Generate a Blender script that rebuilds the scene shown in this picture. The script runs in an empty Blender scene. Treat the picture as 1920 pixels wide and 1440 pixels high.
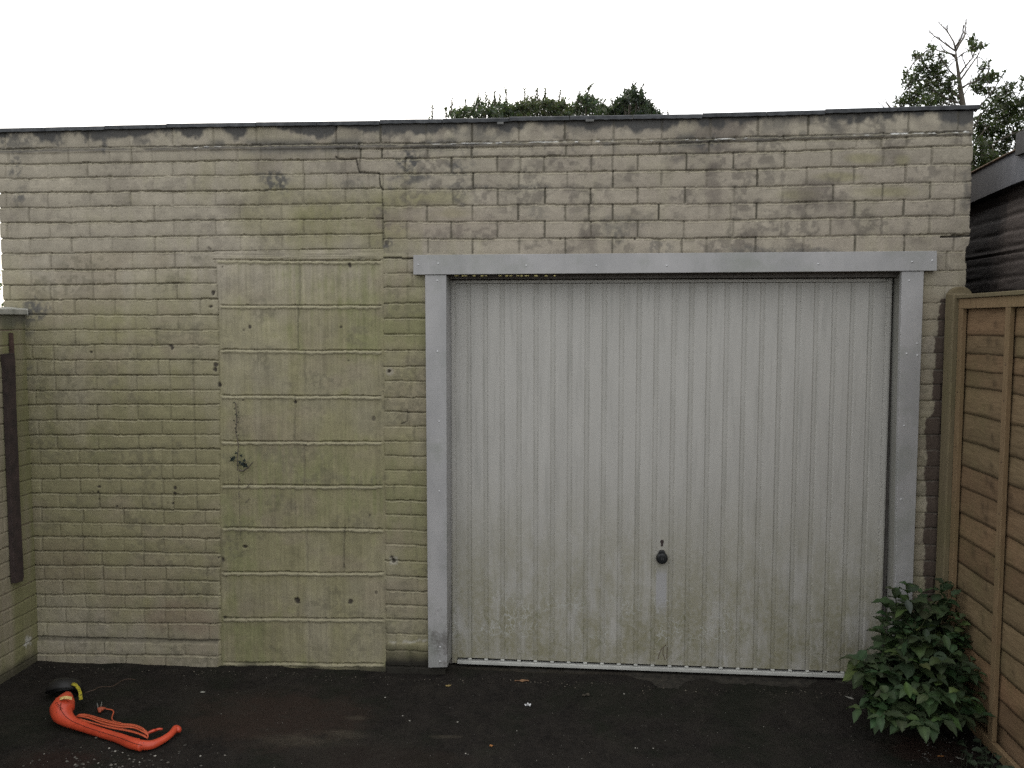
import bpy, math, random
import numpy as np
from mathutils import Vector, Matrix, Quaternion

random.seed(7); np.random.seed(7)
SC = bpy.context.scene
COL = SC.collection
PI = math.pi

# ------------------------------------------------------------------ camera
FPX, CAMD, CAMH = 1600.0, 4.2, 1.812
PSI = math.atan(FPX / 17350.0); TH = math.atan(117.0 / FPX)
cam_d = bpy.data.cameras.new('camera'); cam = bpy.data.objects.new('camera', cam_d); COL.objects.link(cam)
cam.location = (0, -CAMD, CAMH); cam.rotation_euler = (PI / 2 - TH, 0, PSI)
cam_d.sensor_width = 36; cam_d.lens = 36 * FPX / 1920; cam_d.clip_start = 0.05; cam_d.clip_end = 2000
SC.camera = cam

# ------------------------------------------------------------------ world, sun, exposure
SUN_EL, SUN_ROT = math.radians(38), math.radians(-22)     # behind the garage, a little to the left
w = bpy.data.worlds.new('World'); SC.world = w; w.use_nodes = True
nt = w.node_tree; nt.nodes.clear()
sky = nt.nodes.new('ShaderNodeTexSky'); sky.sky_type = 'NISHITA'; sky.sun_disc = False
sky.sun_elevation = SUN_EL; sky.sun_rotation = SUN_ROT; sky.dust_density = 3; sky.air_density = 1
b1 = nt.nodes.new('ShaderNodeBackground'); b1.inputs[1].default_value = 0.05
nt.links.new(sky.outputs[0], b1.inputs[0])
tc = nt.nodes.new('ShaderNodeTexCoord'); nz = nt.nodes.new('ShaderNodeTexNoise')
nz.inputs['Scale'].default_value = 1.6; nz.inputs['Detail'].default_value = 4
nt.links.new(tc.outputs['Generated'], nz.inputs['Vector'])
rp = nt.nodes.new('ShaderNodeValToRGB'); rp.color_ramp.elements[0].position = .3; rp.color_ramp.elements[1].position = .75
rp.color_ramp.elements[0].color = (.85, .85, .84, 1); rp.color_ramp.elements[1].color = (1, .97, .925, 1)
nt.links.new(nz.outputs[0], rp.inputs[0])
b2 = nt.nodes.new('ShaderNodeBackground'); b2.inputs[1].default_value = 0.9
nt.links.new(rp.outputs[0], b2.inputs[0])
ad = nt.nodes.new('ShaderNodeAddShader'); wo = nt.nodes.new('ShaderNodeOutputWorld')
nt.links.new(b1.outputs[0], ad.inputs[0]); nt.links.new(b2.outputs[0], ad.inputs[1]); nt.links.new(ad.outputs[0], wo.inputs[0])
sd = bpy.data.lights.new('sun', 'SUN'); sd.energy = 1.0; sd.angle = math.radians(15); sd.color = (1, .97, .92)
so = bpy.data.objects.new('sun', sd); COL.objects.link(so)
sdir = Vector((math.cos(SUN_EL) * math.sin(SUN_ROT), math.cos(SUN_EL) * math.cos(SUN_ROT), math.sin(SUN_EL)))
so.rotation_euler = sdir.to_track_quat('Z', 'Y').to_euler(); so.location = (0, 0, 20)
SC.view_settings.view_transform = 'Standard'; SC.view_settings.look = 'None'; SC.view_settings.gamma = 1
SC.view_settings.exposure = 0.66
SC.cycles.use_denoising = False

# ------------------------------------------------------------------ measuring helpers (survey of the photo onto real planes)
Rv = np.array([math.cos(PSI), math.sin(PSI), 0.])
Fv = np.array([-math.sin(PSI) * math.cos(TH), math.cos(PSI) * math.cos(TH), -math.sin(TH)])
Uv = np.cross(Rv, Fv); Cv = np.array([0, -CAMD, CAMH])
def ray(u, v): return Fv * FPX + Rv * (u - 960) + Uv * (720 - v)
def PY(u, v, y=0.0): d = ray(u, v); return Cv + d * ((y - Cv[1]) / d[1])
def PZ(u, v, z=0.0): d = ray(u, v); return Cv + d * ((z - Cv[2]) / d[2])
def PX(u, v, x): d = ray(u, v); return Cv + d * ((x - Cv[0]) / d[0])
def proj(X, Y, Z):
    dx, dy, dz = X - Cv[0], Y - Cv[1], Z - Cv[2]
    a = dx * Fv[0] + dy * Fv[1] + dz * Fv[2]
    return (960 + FPX * (dx * Rv[0] + dy * Rv[1] + dz * Rv[2]) / a, 720 - FPX * (dx * Uv[0] + dy * Uv[1] + dz * Uv[2]) / a)

# ------------------------------------------------------------------ object helpers
def tag(o, label=None, cat=None, group=None, kind=None):
    if label: o['label'] = label
    if cat: o['category'] = cat
    if group: o['group'] = group
    if kind: o['kind'] = kind
    return o
def empty(name, loc=(0, 0, 0)):
    o = bpy.data.objects.new(name, None); o.location = loc; o.empty_display_size = .1; COL.objects.link(o); return o
def link(name, me, parent=None, m=None):
    o = bpy.data.objects.new(name, me); COL.objects.link(o)
    if m: me.materials.append(m)
    if parent:
        o.parent = parent
        base = parent
        loc = Vector((0, 0, 0))
        while base: loc += base.location; base = base.parent
        o.location = (0, 0, 0); o.location = -loc if parent.parent is None else Vector((0, 0, 0))
    return o
class MB:
    def __init__(s): s.v = []; s.f = []; s.c = []; s.sm = True
    def add(s, vs, fs, col=None):
        n = len(s.v); s.v += [tuple(map(float, p)) for p in vs]; s.f += [tuple(i + n for i in f) for f in fs]
        s.c += [col if col else (1, 1, 1)] * len(vs); return s
    def box(s, a, b, col=None):
        (x0, y0, z0), (x1, y1, z1) = a, b
        return s.add([(x0, y0, z0), (x1, y0, z0), (x1, y1, z0), (x0, y1, z0), (x0, y0, z1), (x1, y0, z1), (x1, y1, z1), (x0, y1, z1)],
                     [(0, 3, 2, 1), (4, 5, 6, 7), (0, 1, 5, 4), (1, 2, 6, 5), (2, 3, 7, 6), (3, 0, 4, 7)], col)
    def tube(s, pts, rad, n=8, flat=1.0, col=None, cap=True):
        pts = [Vector(p) for p in pts]
        if not hasattr(rad, '__len__'): rad = [rad] * len(pts)
        vs = []; up0 = None
        for i, p in enumerate(pts):
            t = (pts[min(i + 1, len(pts) - 1)] - pts[max(i - 1, 0)]).normalized()
            if up0 is None:
                up0 = Vector((0, 0, 1)) if abs(t.z) < .9 else Vector((1, 0, 0))
            sd_ = t.cross(up0).normalized(); up = sd_.cross(t).normalized(); up0 = up
            for k in range(n):
                a = 2 * PI * k / n
                vs.append(p + sd_ * math.cos(a) * rad[i] + up * math.sin(a) * rad[i] * flat)
        fs = []
        for i in range(len(pts) - 1):
            for k in range(n):
                k2 = (k + 1) % n
                fs.append((i * n + k, i * n + k2, (i + 1) * n + k2, (i + 1) * n + k))
        if cap: fs.append(tuple(range(n))[::-1]); fs.append(tuple(range((len(pts) - 1) * n, len(pts) * n)))
        return s.add(vs, fs, col)
    def lathe(s, prof, M, n=24, col=None):
        vs = [M @ Vector((r * math.cos(2 * PI * k / n), r * math.sin(2 * PI * k / n), z)) for r, z in prof for k in range(n)]
        fs = [(i * n + k, i * n + (k + 1) % n, (i + 1) * n + (k + 1) % n, (i + 1) * n + k) for i in range(len(prof) - 1) for k in range(n)]
        return s.add(vs, fs, col)
    def build(s, name, m, parent=None, smooth=False, bevel=0):
        me = bpy.data.meshes.new(name); me.from_pydata(s.v, [], s.f)
        a = me.color_attributes.new('Col', 'FLOAT_COLOR', 'POINT')
        c = np.ones((len(s.v), 4), np.float32); c[:, :3] = np.array(s.c, np.float32).reshape(-1, 3); a.data.foreach_set('color', c.ravel())
        if smooth: me.polygons.foreach_set('use_smooth', [True] * len(me.polygons))
        o = link(name, me, parent, m)
        if bevel:
            bv = o.modifiers.new('bevel', 'BEVEL'); bv.width = bevel; bv.segments = 2; bv.limit_method = 'ANGLE'
        return o
def np_mesh(name, V, Fq, m, parent=None, cols=None, smooth=True):
    me = bpy.data.meshes.new(name)
    me.vertices.add(len(V)); me.vertices.foreach_set('co', np.asarray(V, np.float32).ravel())
    k = Fq.shape[1]
    me.loops.add(Fq.size); me.loops.foreach_set('vertex_index', Fq.ravel().astype(np.int32))
    me.polygons.add(len(Fq)); me.polygons.foreach_set('loop_start', np.arange(0, Fq.size, k, dtype=np.int32))
    me.polygons.foreach_set('loop_total', np.full(len(Fq), k, np.int32))
    if smooth: me.polygons.foreach_set('use_smooth', np.ones(len(Fq), bool))
    me.update(calc_edges=True)
    if cols is not None:
        a = me.color_attributes.new('Col', 'FLOAT_COLOR', 'POINT')
        c = np.ones((len(V), 4), np.float32); c[:, :3] = cols; a.data.foreach_set('color', c.ravel())
    return link(name, me, parent, m)

# ------------------------------------------------------------------ noise in numpy
def _hash(ix, iy, seed):
    h = (ix.astype(np.int64) * 374761393 + iy.astype(np.int64) * 668265263 + seed * 1442695041) & 0xffffffff
    h = ((h ^ (h >> 13)) * 1274126177) & 0xffffffff
    return ((h ^ (h >> 16)) & 0xffffff) / float(0xffffff)
def vnoise(x, y, seed=0):
    ix = np.floor(x); iy = np.floor(y); fx = x - ix; fy = y - iy
    fx = fx * fx * (3 - 2 * fx); fy = fy * fy * (3 - 2 * fy); ix = ix.astype(np.int64); iy = iy.astype(np.int64)
    a = _hash(ix, iy, seed); b = _hash(ix + 1, iy, seed); c = _hash(ix, iy + 1, seed); d = _hash(ix + 1, iy + 1, seed)
    return (a + (b - a) * fx) * (1 - fy) + (c + (d - c) * fx) * fy
def fbm(x, y, seed=0, oct=4):
    r = 0; a = 1; t = 0
    for i in range(oct): r = r + a * vnoise(x * 2 ** i + 17.3 * i, y * 2 ** i + 5.1 * i, seed + i); t += a; a *= .5
    return r / t           # 0..1, mean .5
def sst(a, b, x): t = np.clip((x - a) / (b - a), 0, 1); return t * t * (3 - 2 * t)

# ------------------------------------------------------------------ materials
def nmat(name):
    m = bpy.data.materials.new(name); m.use_nodes = True; t = m.node_tree; t.nodes.clear()
    p = t.nodes.new('ShaderNodeBsdfPrincipled'); o = t.nodes.new('ShaderNodeOutputMaterial'); t.links.new(p.outputs[0], o.inputs[0])
    return m, t, p
class NT:
    def __init__(s, t):
        s.t = t; s.tc = t.nodes.new('ShaderNodeTexCoord')
    def L(s, a, b): s.t.links.new(a, b)
    def mapping(s, scale=(1, 1, 1), rot=(0, 0, 0)):
        n = s.t.nodes.new('ShaderNodeMapping'); n.inputs['Scale'].default_value = scale; n.inputs['Rotation'].default_value = rot
        s.L(s.tc.outputs['Object'], n.inputs[0]); return n.outputs[0]
    def noise(s, scale, detail=4, vec=None, rough=.55, dist=0):
        n = s.t.nodes.new('ShaderNodeTexNoise'); n.inputs['Scale'].default_value = scale; n.inputs['Detail'].default_value = detail
        n.inputs['Roughness'].default_value = rough; n.inputs['Distortion'].default_value = dist
        s.L(vec if vec else s.tc.outputs['Object'], n.inputs['Vector']); return n.outputs[0]
    def ramp(s, fac, stops):
        n = s.t.nodes.new('ShaderNodeValToRGB'); e = n.color_ramp.elements
        while len(e) < len(stops): e.new(.5)
        for i, (p, c) in enumerate(stops): e[i].position = p; e[i].color = tuple(c) + (1,) if hasattr(c, '__len__') else (c, c, c, 1)
        s.L(fac, n.inputs[0]); return n.outputs[0]
    def mix(s, fac, a, b, mode='MIX'):
        n = s.t.nodes.new('ShaderNodeMix'); n.data_type = 'RGBA'; n.blend_type = mode
        for inp, val in ((n.inputs[0], fac), (n.inputs[6], a), (n.inputs[7], b)):
            if hasattr(val, 'node'): s.L(val, inp)
            elif hasattr(val, '__len__'): inp.default_value = tuple(val) + (1,)
            else: inp.default_value = val
        return n.outputs[2]
    def math(s, op, a, b=0, c=None):
        n = s.t.nodes.new('ShaderNodeMath'); n.operation = op
        for i, val in enumerate((a, b) if c is None else (a, b, c)):
            if hasattr(val, 'node'): s.L(val, n.inputs[i])
            else: n.inputs[i].default_value = val
        return n.outputs[0]
    def mr(s, val, a, b, c=0, d=1):
        n = s.t.nodes.new('ShaderNodeMapRange'); n.clamp = True; n.interpolation_type = 'SMOOTHSTEP'
        for i, x in enumerate((val, a, b, c, d)):
            if hasattr(x, 'node'): s.L(x, n.inputs[i])
            else: n.inputs[i].default_value = x
        return n.outputs[0]
    def xyz(s):
        n = s.t.nodes.new('ShaderNodeSeparateXYZ'); s.L(s.tc.outputs['Object'], n.inputs[0]); return n.outputs
    def attr(s, name='Col'):
        n = s.t.nodes.new('ShaderNodeAttribute'); n.attribute_name = name; return n
    def bump(s, h, p, strength=.5, dist=.002):
        n = s.t.nodes.new('ShaderNodeBump'); n.inputs['Strength'].default_value = strength; n.inputs['Distance'].default_value = dist
        s.L(h, n.inputs['Height']); s.L(n.outputs[0], p.inputs['Normal'])
def simple(name, a, b, scale=20, rough=.8, bump=(60, .3, .001), stretch=(1, 1, 1), metal=0, detail=5, use_attr=False, spec=.3):
    m, t, p = nmat(name); N = NT(t)
    vec = N.mapping(stretch)
    c = N.ramp(N.noise(scale, detail, vec), [(.3, a), (.7, b)])
    if use_attr: c = N.mix(1.0, c, N.attr().outputs['Color'], 'MULTIPLY')
    N.L(c, p.inputs['Base Color']); p.inputs['Roughness'].default_value = rough; p.inputs['Metallic'].default_value = metal
    p.inputs['Specular IOR Level'].default_value = spec
    if bump: N.bump(N.noise(bump[0], 5, vec), p, bump[1], bump[2])
    return m

def wall_mat():
    m, t, p = nmat('painted_masonry'); N = NT(t)
    at = N.attr().outputs['Color']
    n1 = N.ramp(N.noise(140, 6, rough=.7), [(.25, .80), (.75, 1.16)])
    n2 = N.ramp(N.noise(9, 5), [(.3, .93), (.7, 1.07)])
    c = N.mix(1.0, at, n1, 'MULTIPLY'); c = N.mix(1.0, c, n2, 'MULTIPLY')
    N.L(c, p.inputs['Base Color']); p.inputs['Roughness'].default_value = .88; p.inputs['Specular IOR Level'].default_value = .2
    N.bump(N.noise(260, 6, rough=.75), p, .55, .0022)
    return m
M_WALL = wall_mat()
M_BRICKPLAIN = simple('plain_brick', (.16, .12, .09), (.24, .19, .14), 14, .9, (90, .5, .003))
M_FELT = simple('coping_slate', (.045, .048, .052), (.10, .105, .11), 30, .75, (90, .4, .002), use_attr=True)
M_FRAME = None
def frame_mat():
    m, t, p = nmat('grey_frame_cladding'); N = NT(t)
    g = N.ramp(N.noise(7, 6, N.mapping((1, 1, .45))), [(.3, (.290, .286, .282)), (.7, (.385, .376, .370))])
    spot = N.ramp(N.noise(3.2, 6, rough=.7), [(.48, 0.), (.70, 1.)])
    g = N.mix(N.math('MULTIPLY', spot, .6), g, (.20, .215, .175))
    zz_ = N.xyz()[2]
    g = N.mix(N.math('MULTIPLY', N.mr(zz_, .75, .1, 0, 1), N.math('MULTIPLY', N.mr(N.noise(8, 7, rough=.8), .48, .64), .8)), g, (.11, .10, .09))
    f = N.ramp(N.noise(420, 2), [(.3, .93), (.7, 1.07)])
    N.L(N.mix(1., g, f, 'MULTIPLY'), p.inputs['Base Color']); p.inputs['Roughness'].default_value = .5
    N.bump(N.noise(30, 3), p, .15, .002)
    return m
M_FRAME = frame_mat()
def door_mat(x0, x1, z0, xh, zh):
    m, t, p = nmat('painted_steel_door'); N = NT(t)
    x, y, z = N.xyz()
    base = N.ramp(N.noise(5, 5, N.mapping((3.0, 1, .5))), [(.3, (.385, .372, .340)), (.7, (.435, .421, .386))])
    # vertical dirty streaks
    st = N.noise(11, 6, N.mapping((4.0, 1, .22)), .6)
    base = N.mix(N.mr(st, .5, .74, 0, .42), base, (.235, .232, .205))
    # algae growing upward from the bottom
    hgt = N.mr(z, z0 + 1.15, z0 + .10, 0, 1)
    an = N.noise(4.2, 7, N.mapping((2.2, 1, .9)), .65)
    a = N.math('MULTIPLY', hgt, N.math('MULTIPLY', N.mr(an, .26, .60), N.mr(N.noise(42, 5, rough=.8), .32, .60, .55, 1)))
    base = N.mix(N.math('MULTIPLY', a, .9), base, (.225, .208, .125))
    a2 = N.math('MULTIPLY', N.mr(z, z0 + .62, z0 + .2, 0, 1), N.mr(N.noise(9, 6, N.mapping((1.5, 1, 1)), .7), .52, .70))
    base = N.mix(N.math('MULTIPLY', a2, .7), base, (.17, .165, .085))
    # pale grazing trails left by snails
    wv = N.t.nodes.new('ShaderNodeTexVoronoi'); wv.feature = 'DISTANCE_TO_EDGE'; wv.inputs['Scale'].default_value = 26
    nn = N.t.nodes.new('ShaderNodeTexNoise'); nn.inputs['Scale'].default_value = 16; nn.inputs['Detail'].default_value = 3
    N.L(N.tc.outputs['Object'], nn.inputs['Vector'])
    vm = N.t.nodes.new('ShaderNodeVectorMath'); vm.operation = 'MULTIPLY_ADD'; N.L(nn.outputs['Color'], vm.inputs[0])
    vm.inputs[1].default_value = (.09, .09, .09); N.L(N.mapping((1, .2, .55)), vm.inputs[2]); N.L(vm.outputs[0], wv.inputs['Vector'])
    tr = N.mr(wv.outputs[0], .012, .05, 1, 0)
    zb = N.math('MULTIPLY', N.mr(z, z0 + .10, z0 + .20), N.mr(z, z0 + .52, z0 + .30, 0, 1))
    tr = N.math('MULTIPLY', N.math('MULTIPLY', tr, zb), N.mr(N.noise(5.0, 4), .40, .54))
    tr = N.math('MULTIPLY', tr, N.mr(x, x0 + 1.7, x0 + 1.2, .15, 1))
    base = N.mix(N.math('MULTIPLY', tr, .85), base, (.44, .44, .40))
    # strip wiped clean under the handle
    cl = N.math('MULTIPLY', N.mr(N.math('ABSOLUTE', N.math('SUBTRACT', x, xh)), .022, .032, 1, 0),
                N.math('MULTIPLY', N.mr(z, zh - .34, zh - .2, 0, 1), N.mr(z, zh - .05, zh - .1, 0, 1)))
    base = N.mix(N.math('MULTIPLY', cl, .8), base, (.36, .355, .36))
    # dirt in the grooves
    gr = N.math('MULTIPLY', N.math('SUBTRACT', 1.0, N.attr().outputs['Fac']), N.mr(N.noise(6, 5, N.mapping((3, 1, .5))), .3, .7, .35, 1))
    base = N.mix(N.math('MULTIPLY', gr, .62), base, (.14, .135, .10))
    # speckles
    sp = N.ramp(N.noise(75, 3, rough=.6), [(.72, 0.), (.78, 1.)])
    base = N.mix(N.math('MULTIPLY', sp, .35), base, (.10, .09, .075))
    f = N.ramp(N.noise(360, 2), [(.3, .93), (.7, 1.07)])
    N.L(N.mix(1., base, f, 'MULTIPLY'), p.inputs['Base Color']); p.inputs['Roughness'].default_value = .48
    N.bump(N.noise(14, 4), p, .12, .004)
    return m
def wood_mat(name, a, b, green=.0, axis=(1, 1, 12)):
    m, t, p = nmat(name); N = NT(t)
    v = N.mapping(axis)
    g = N.noise(9, 7, v, .62, 1.2)
    c = N.ramp(g, [(.28, a), (.72, b)])
    c = N.mix(1., c, N.attr().outputs['Color'], 'MULTIPLY')
    if green: c = N.mix(N.mr(N.noise(2.6, 6, rough=.7), .42, .68, 0, green), c, (.115, .115, .045))
    c = N.mix(1., c, N.ramp(N.noise(200, 3), [(.3, .88), (.7, 1.1)]), 'MULTIPLY')
    N.L(c, p.inputs['Base Color']); p.inputs['Roughness'].default_value = .82; p.inputs['Specular IOR Level'].default_value = .25
    N.bump(g, p, .35, .003)
    return m
def leaf_mat(name, rough=.5, trans=.35):
    m = bpy.data.materials.new(name); m.use_nodes = True; t = m.node_tree; t.nodes.clear(); N = NT(t)
    p = t.nodes.new('ShaderNodeBsdfPrincipled'); tr = t.nodes.new('ShaderNodeBsdfTranslucent'); mx = t.nodes.new('ShaderNodeMixShader'); o = t.nodes.new('ShaderNodeOutputMaterial')
    c = N.mix(1., N.attr().outputs['Color'], N.ramp(N.noise(35, 4), [(.3, .8), (.7, 1.2)]), 'MULTIPLY')
    N.L(c, p.inputs['Base Color']); p.inputs['Roughness'].default_value = rough
    N.L(N.mix(1., c, (1.15, 1.5, .6), 'MULTIPLY'), tr.inputs[0]); mx.inputs[0].default_value = trans
    N.L(p.outputs[0], mx.inputs[1]); N.L(tr.outputs[0], mx.inputs[2]); N.L(mx.outputs[0], o.inputs[0])
    return m
M_LEAF = leaf_mat('tree_leaf'); M_LEAF2 = leaf_mat('shrub_leaf', .68, .2)
M_BARK = simple('bark', (.075, .065, .05), (.14, .12, .095), 30, .9, (50, .5, .004))
M_TIM = wood_mat('fence_board_wood', (.155, .098, .055), (.275, .182, .108), .30, (6, 1, 9))
M_TIMV = wood_mat('fence_frame_wood', (.17, .112, .060), (.26, .18, .100), .25, (9, 9, 1))
M_POST = wood_mat('green_treated_wood', (.125, .100, .060), (.185, .150, .088), .30, (9, 9, 1))
M_SCREW = simple('screw_cap', (.5, .5, .5), (.6, .6, .6), 20, .3, None)
M_DARKMETAL = simple('rusted_iron', (.028, .022, .020), (.06, .042, .038), 18, .8, (70, .5, .002))
M_BLACK = simple('black_plastic', (.012, .013, .013), (.022, .023, .023), 20, .35, (120, .15, .001))
M_CONC = simple('dirty_concrete', (.013, .012, .0095), (.046, .040, .031), 34, .9, (60, .8, .006))
M_INT = simple('dark_inside', (.02, .02, .02), (.03, .03, .03), 5, .9, None)

# ================================================================== GROUND
def ground_mat():
    m, t, p = nmat('old_tarmac'); N = NT(t)
    x, y, z = N.xyz()
    c = N.ramp(N.noise(7, 8, rough=.78), [(.32, (.0095, .0085, .0078)), (.68, (.031, .0265, .0225))])
    c = N.mix(N.ramp(N.noise(38, 5, rough=.8), [(.45, 0.), (.68, .6)]), c, (.036, .031, .026))
    moss = N.mr(N.noise(1.9, 6, rough=.65), .46, .62, 0, .75)
    c = N.mix(moss, c, (.0155, .0175, .0115))
    def blob(cx, cy, rx, ry, soft=.5):
        dx = N.math('DIVIDE', N.math('SUBTRACT', x, cx), rx); dy = N.math('DIVIDE', N.math('SUBTRACT', y, cy), ry)
        d = N.math('SQRT', N.math('ADD', N.math('MULTIPLY', dx, dx), N.math('MULTIPLY', dy, dy)))
        d = N.math('ADD', d, N.math('MULTIPLY', N.math('SUBTRACT', N.noise(9, 6, rough=.7), .5), 1.6))
        return N.mr(d, 1 + soft * .4, 1 - soft, 0, 1)
    for (u, v, ru, rv, colr, amt) in ((520, 1345, 190, 52, (.038, .026, .020), .85), (1740, 1405, 90, 26, (.045, .026, .020), .8),
                                      (100, 1425, 90, 25, (.035, .018, .014), .5), (700, 1420, 200, 30, (.030, .021, .017), .5)):
        g = PZ(u, v); g2 = PZ(u + ru, v); g3 = PZ(u, v - rv)
        c = N.mix(N.math('MULTIPLY', blob(g[0], g[1], abs(g2[0] - g[0]), abs(g3[1] - g[1])), amt), c, colr)
    # pale worn patches where the stones of the tarmac show
    wear = N.ramp(N.noise(150, 3, rough=.7), [(.46, .3), (.62, 1.)])
    for (u, v, ru, rv) in ((560, 1389, 95, 13), (650, 1376, 60, 8), (665, 1346, 22, 5), (835, 1382, 30, 4), (1000, 1262, 230, 4)):
        g = PZ(u, v); g2 = PZ(u + ru, v); g3 = PZ(u, v - rv)
        c = N.mix(N.math('MULTIPLY', blob(g[0], g[1], abs(g2[0] - g[0]), abs(g3[1] - g[1]), .8), N.math('MULTIPLY', wear, .8)), c, (.095, .082, .060))
    st = N.ramp(N.noise(120, 2), [(.70, 0.), (.76, 1.)])
    c = N.mix(N.math('MULTIPLY', st, .5), c, (.085, .075, .06))
    c = N.mix(N.ramp(N.noise(3.0, 9, rough=.85, dist=.6), [(.50, 0.), (.60, .55)]), c, (.034, .030, .024))
    N.L(c, p.inputs['Base Color']); p.inputs['Roughness'].default_value = .9; p.inputs['Specular IOR Level'].default_value = .12
    h = N.math('ADD', N.noise(140, 5, rough=.7), N.math('MULTIPLY', N.noise(12, 4), 1.5))
    N.bump(h, p, 1.0, .010)
    return m
gx = np.unique(np.concatenate([np.linspace(-300, -8, 12), np.arange(-8, -3.4, .4), np.arange(-3.4, 2.6, .02), np.arange(2.6, 8, .4), np.linspace(8, 300, 12)]))
gy = np.unique(np.concatenate([np.linspace(-300, -6, 12), np.arange(-6, -1.6, .2), np.arange(-1.6, .2, .02), np.arange(.2, 8, .5), np.linspace(8, 400, 14)]))
GX, GY = np.meshgrid(gx, gy)
fall = sst(-2.4, -1.5, GY) * sst(.5, 0, GY) * sst(-3.6, -3.2, GX) * sst(2.6, 2.2, GX)
def ground_h(X, Y):
    f = sst(-2.4, -1.5, Y) * sst(.5, 0, Y)
    return ((fbm(X * 2.2, Y * 2.2, 3, 4) - .5) * .022 + (fbm(X * 14, Y * 14, 5, 3) - .5) * .008) * f + .02 * sst(-.22, -.04, Y) * fbm(X * 5, Y * 5, 9, 3) * f
GZ = ground_h(GX, GY) * sst(-3.6, -3.2, GX) * sst(2.6, 2.2, GX)
def grid_faces(ny, nx):
    i = np.arange(ny - 1)[:, None] * nx + np.arange(nx - 1)[None, :]
    return np.stack([i, i + 1, i + nx + 1, i + nx], -1).reshape(-1, 4)
g_ = np_mesh('ground', np.stack([GX, GY, GZ], -1).reshape(-1, 3), grid_faces(*GX.shape), ground_mat()); tag(g_, kind='structure')
def gz(x, y): return float(ground_h(np.array([x]), np.array([y]))[0])

# ================================================================== GARAGE
garage = empty('garage', (-.6, 0, 0))
tag(garage, 'single storey flat roofed garage of cream painted brick with white up and over door', 'garage')
XL = PY(3, 480)[0]; XR = PY(1822, 330)[0]
ZT = 2.782
STEP = .004
xs = np.arange(XL, XR + 1e-6, (XR - XL) / round((XR - XL) / STEP)); zs = np.arange(-.03, ZT + 1e-6, STEP)
X, Z = np.meshgrid(xs, zs)
U, V = proj(X, 0.0, Z)
rs = np.random.RandomState(11)
H = np.zeros_like(X); joint = np.zeros_like(X); tone = np.zeros_like(X); region = np.zeros(X.shape, np.int8); vj = np.zeros_like(X); lipm = np.zeros_like(X)
wob = (fbm(X * 22, Z * 22, 21, 3) - .5) * 2
wob2 = (fbm(X * 6, Z * 30, 31, 3) - .5) * 2
rough_edge = (fbm(X * 60, Z * 90, 41, 4) - .5) * 2.6
# --- course lines: v (photo px) at control columns
A_u = (60, 395, 712)
A = [(225, 222, 215), (278, 272, 268.5), (306, 300, 297), (333.3, 327.7, 323.5), (360, 356.5, 352), (388.7, 383.5, 379.7), (416.7, 411.7, 408),
     (446, 440.7, 437), (475, 470, 465.6), (505, 501.7, 500), (533.3, 530, 529), (561.7, 559.3, 558), (588.5, 590, 590), (617.5, 618, 618),
     (645.3, 645.5, 645.5), (673.2, 673.5, 673.5), (702.5, 702.5, 702), (730.6, 730.6, 730), (757.5, 757, 757), (786, 786, 786), (814, 814, 814),
     (841, 841, 841), (869, 869, 869), (897, 897, 897), (924, 926, 927), (951, 955, 957), (977.5, 982, 984), (1005, 1008, 1010), (1031, 1036, 1038),
     (1058.5, 1062, 1064), (1085.5, 1088.5, 1090), (1113, 1115.5, 1117), (1138, 1141, 1142), (1166.5, 1167.5, 1168), (1192, 1200, 1202),
     (1223, 1227.6, 1230), (1256, 1268, 1272), (1300, 1300, 1300)]
B_u = (740, 1340, 1826)
B = [(215, 205, 195), (268.3, 258, 244), (278, 266.5, 252.5), (296, 286.5, 271), (324.7, 317.5, 305.5), (354.4, 350, 339.6), (385, 381, 371), (415, 412, 403),
     (446.6, 445, 437.5), (476, 475, 471)]
Cc = [481.5, 509.6, 536.8, 567, 596, 626, 657, 687.6, 716, 746.7, 774.8, 801.7, 831.4, 859, 887, 916, 943.7, 972, 1001, 1029, 1060.6, 1090, 1117, 1145,
      1171.5, 1200, 1232, 1262, 1300]
Dd = [471, 507, 536.5, 567.6, 599.5, 630, 661, 692, 720, 751, 782, 812.6, 842.6, 871.7, 899, 928, 959, 988, 1018, 1048, 1078, 1108, 1138, 1168, 1198, 1228,
      1258, 1290, 1320]
eL = np.interp(V, [480, 560, 700, 1240], [401, 407, 410, 413]) + wob * 2.5
eR = np.interp(V, [480, 700, 1240], [719, 720, 724]) + wob * 1.5
split = np.interp(V, [200, 296, 297, 323, 324, 356, 357, 480], [628, 628, 670, 673, 711, 713, 718, 718]) + wob2 * 1.5
regA = ((U < eL) | (V < 470)) & (U < split)
regB = (U >= split) & (V < 476)
regD = (U > 1500) & (V >= 476); regD |= (U > 1500) & (V >= np.interp(U, B_u, (476, 475, 471)))
blk = (U >= eL) & (U <= eR) & (V >= 486.5)
lint = (U >= 399) & (U <= eR) & (V >= np.interp(U, A_u, A[8])) & (V < 486.5)
regC = (U > eR) & (U < 1500) & (V >= 470) & ~regB
regA &= ~lint & ~blk; regB &= ~lint & ~blk; regC &= ~lint & ~blk

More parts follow.
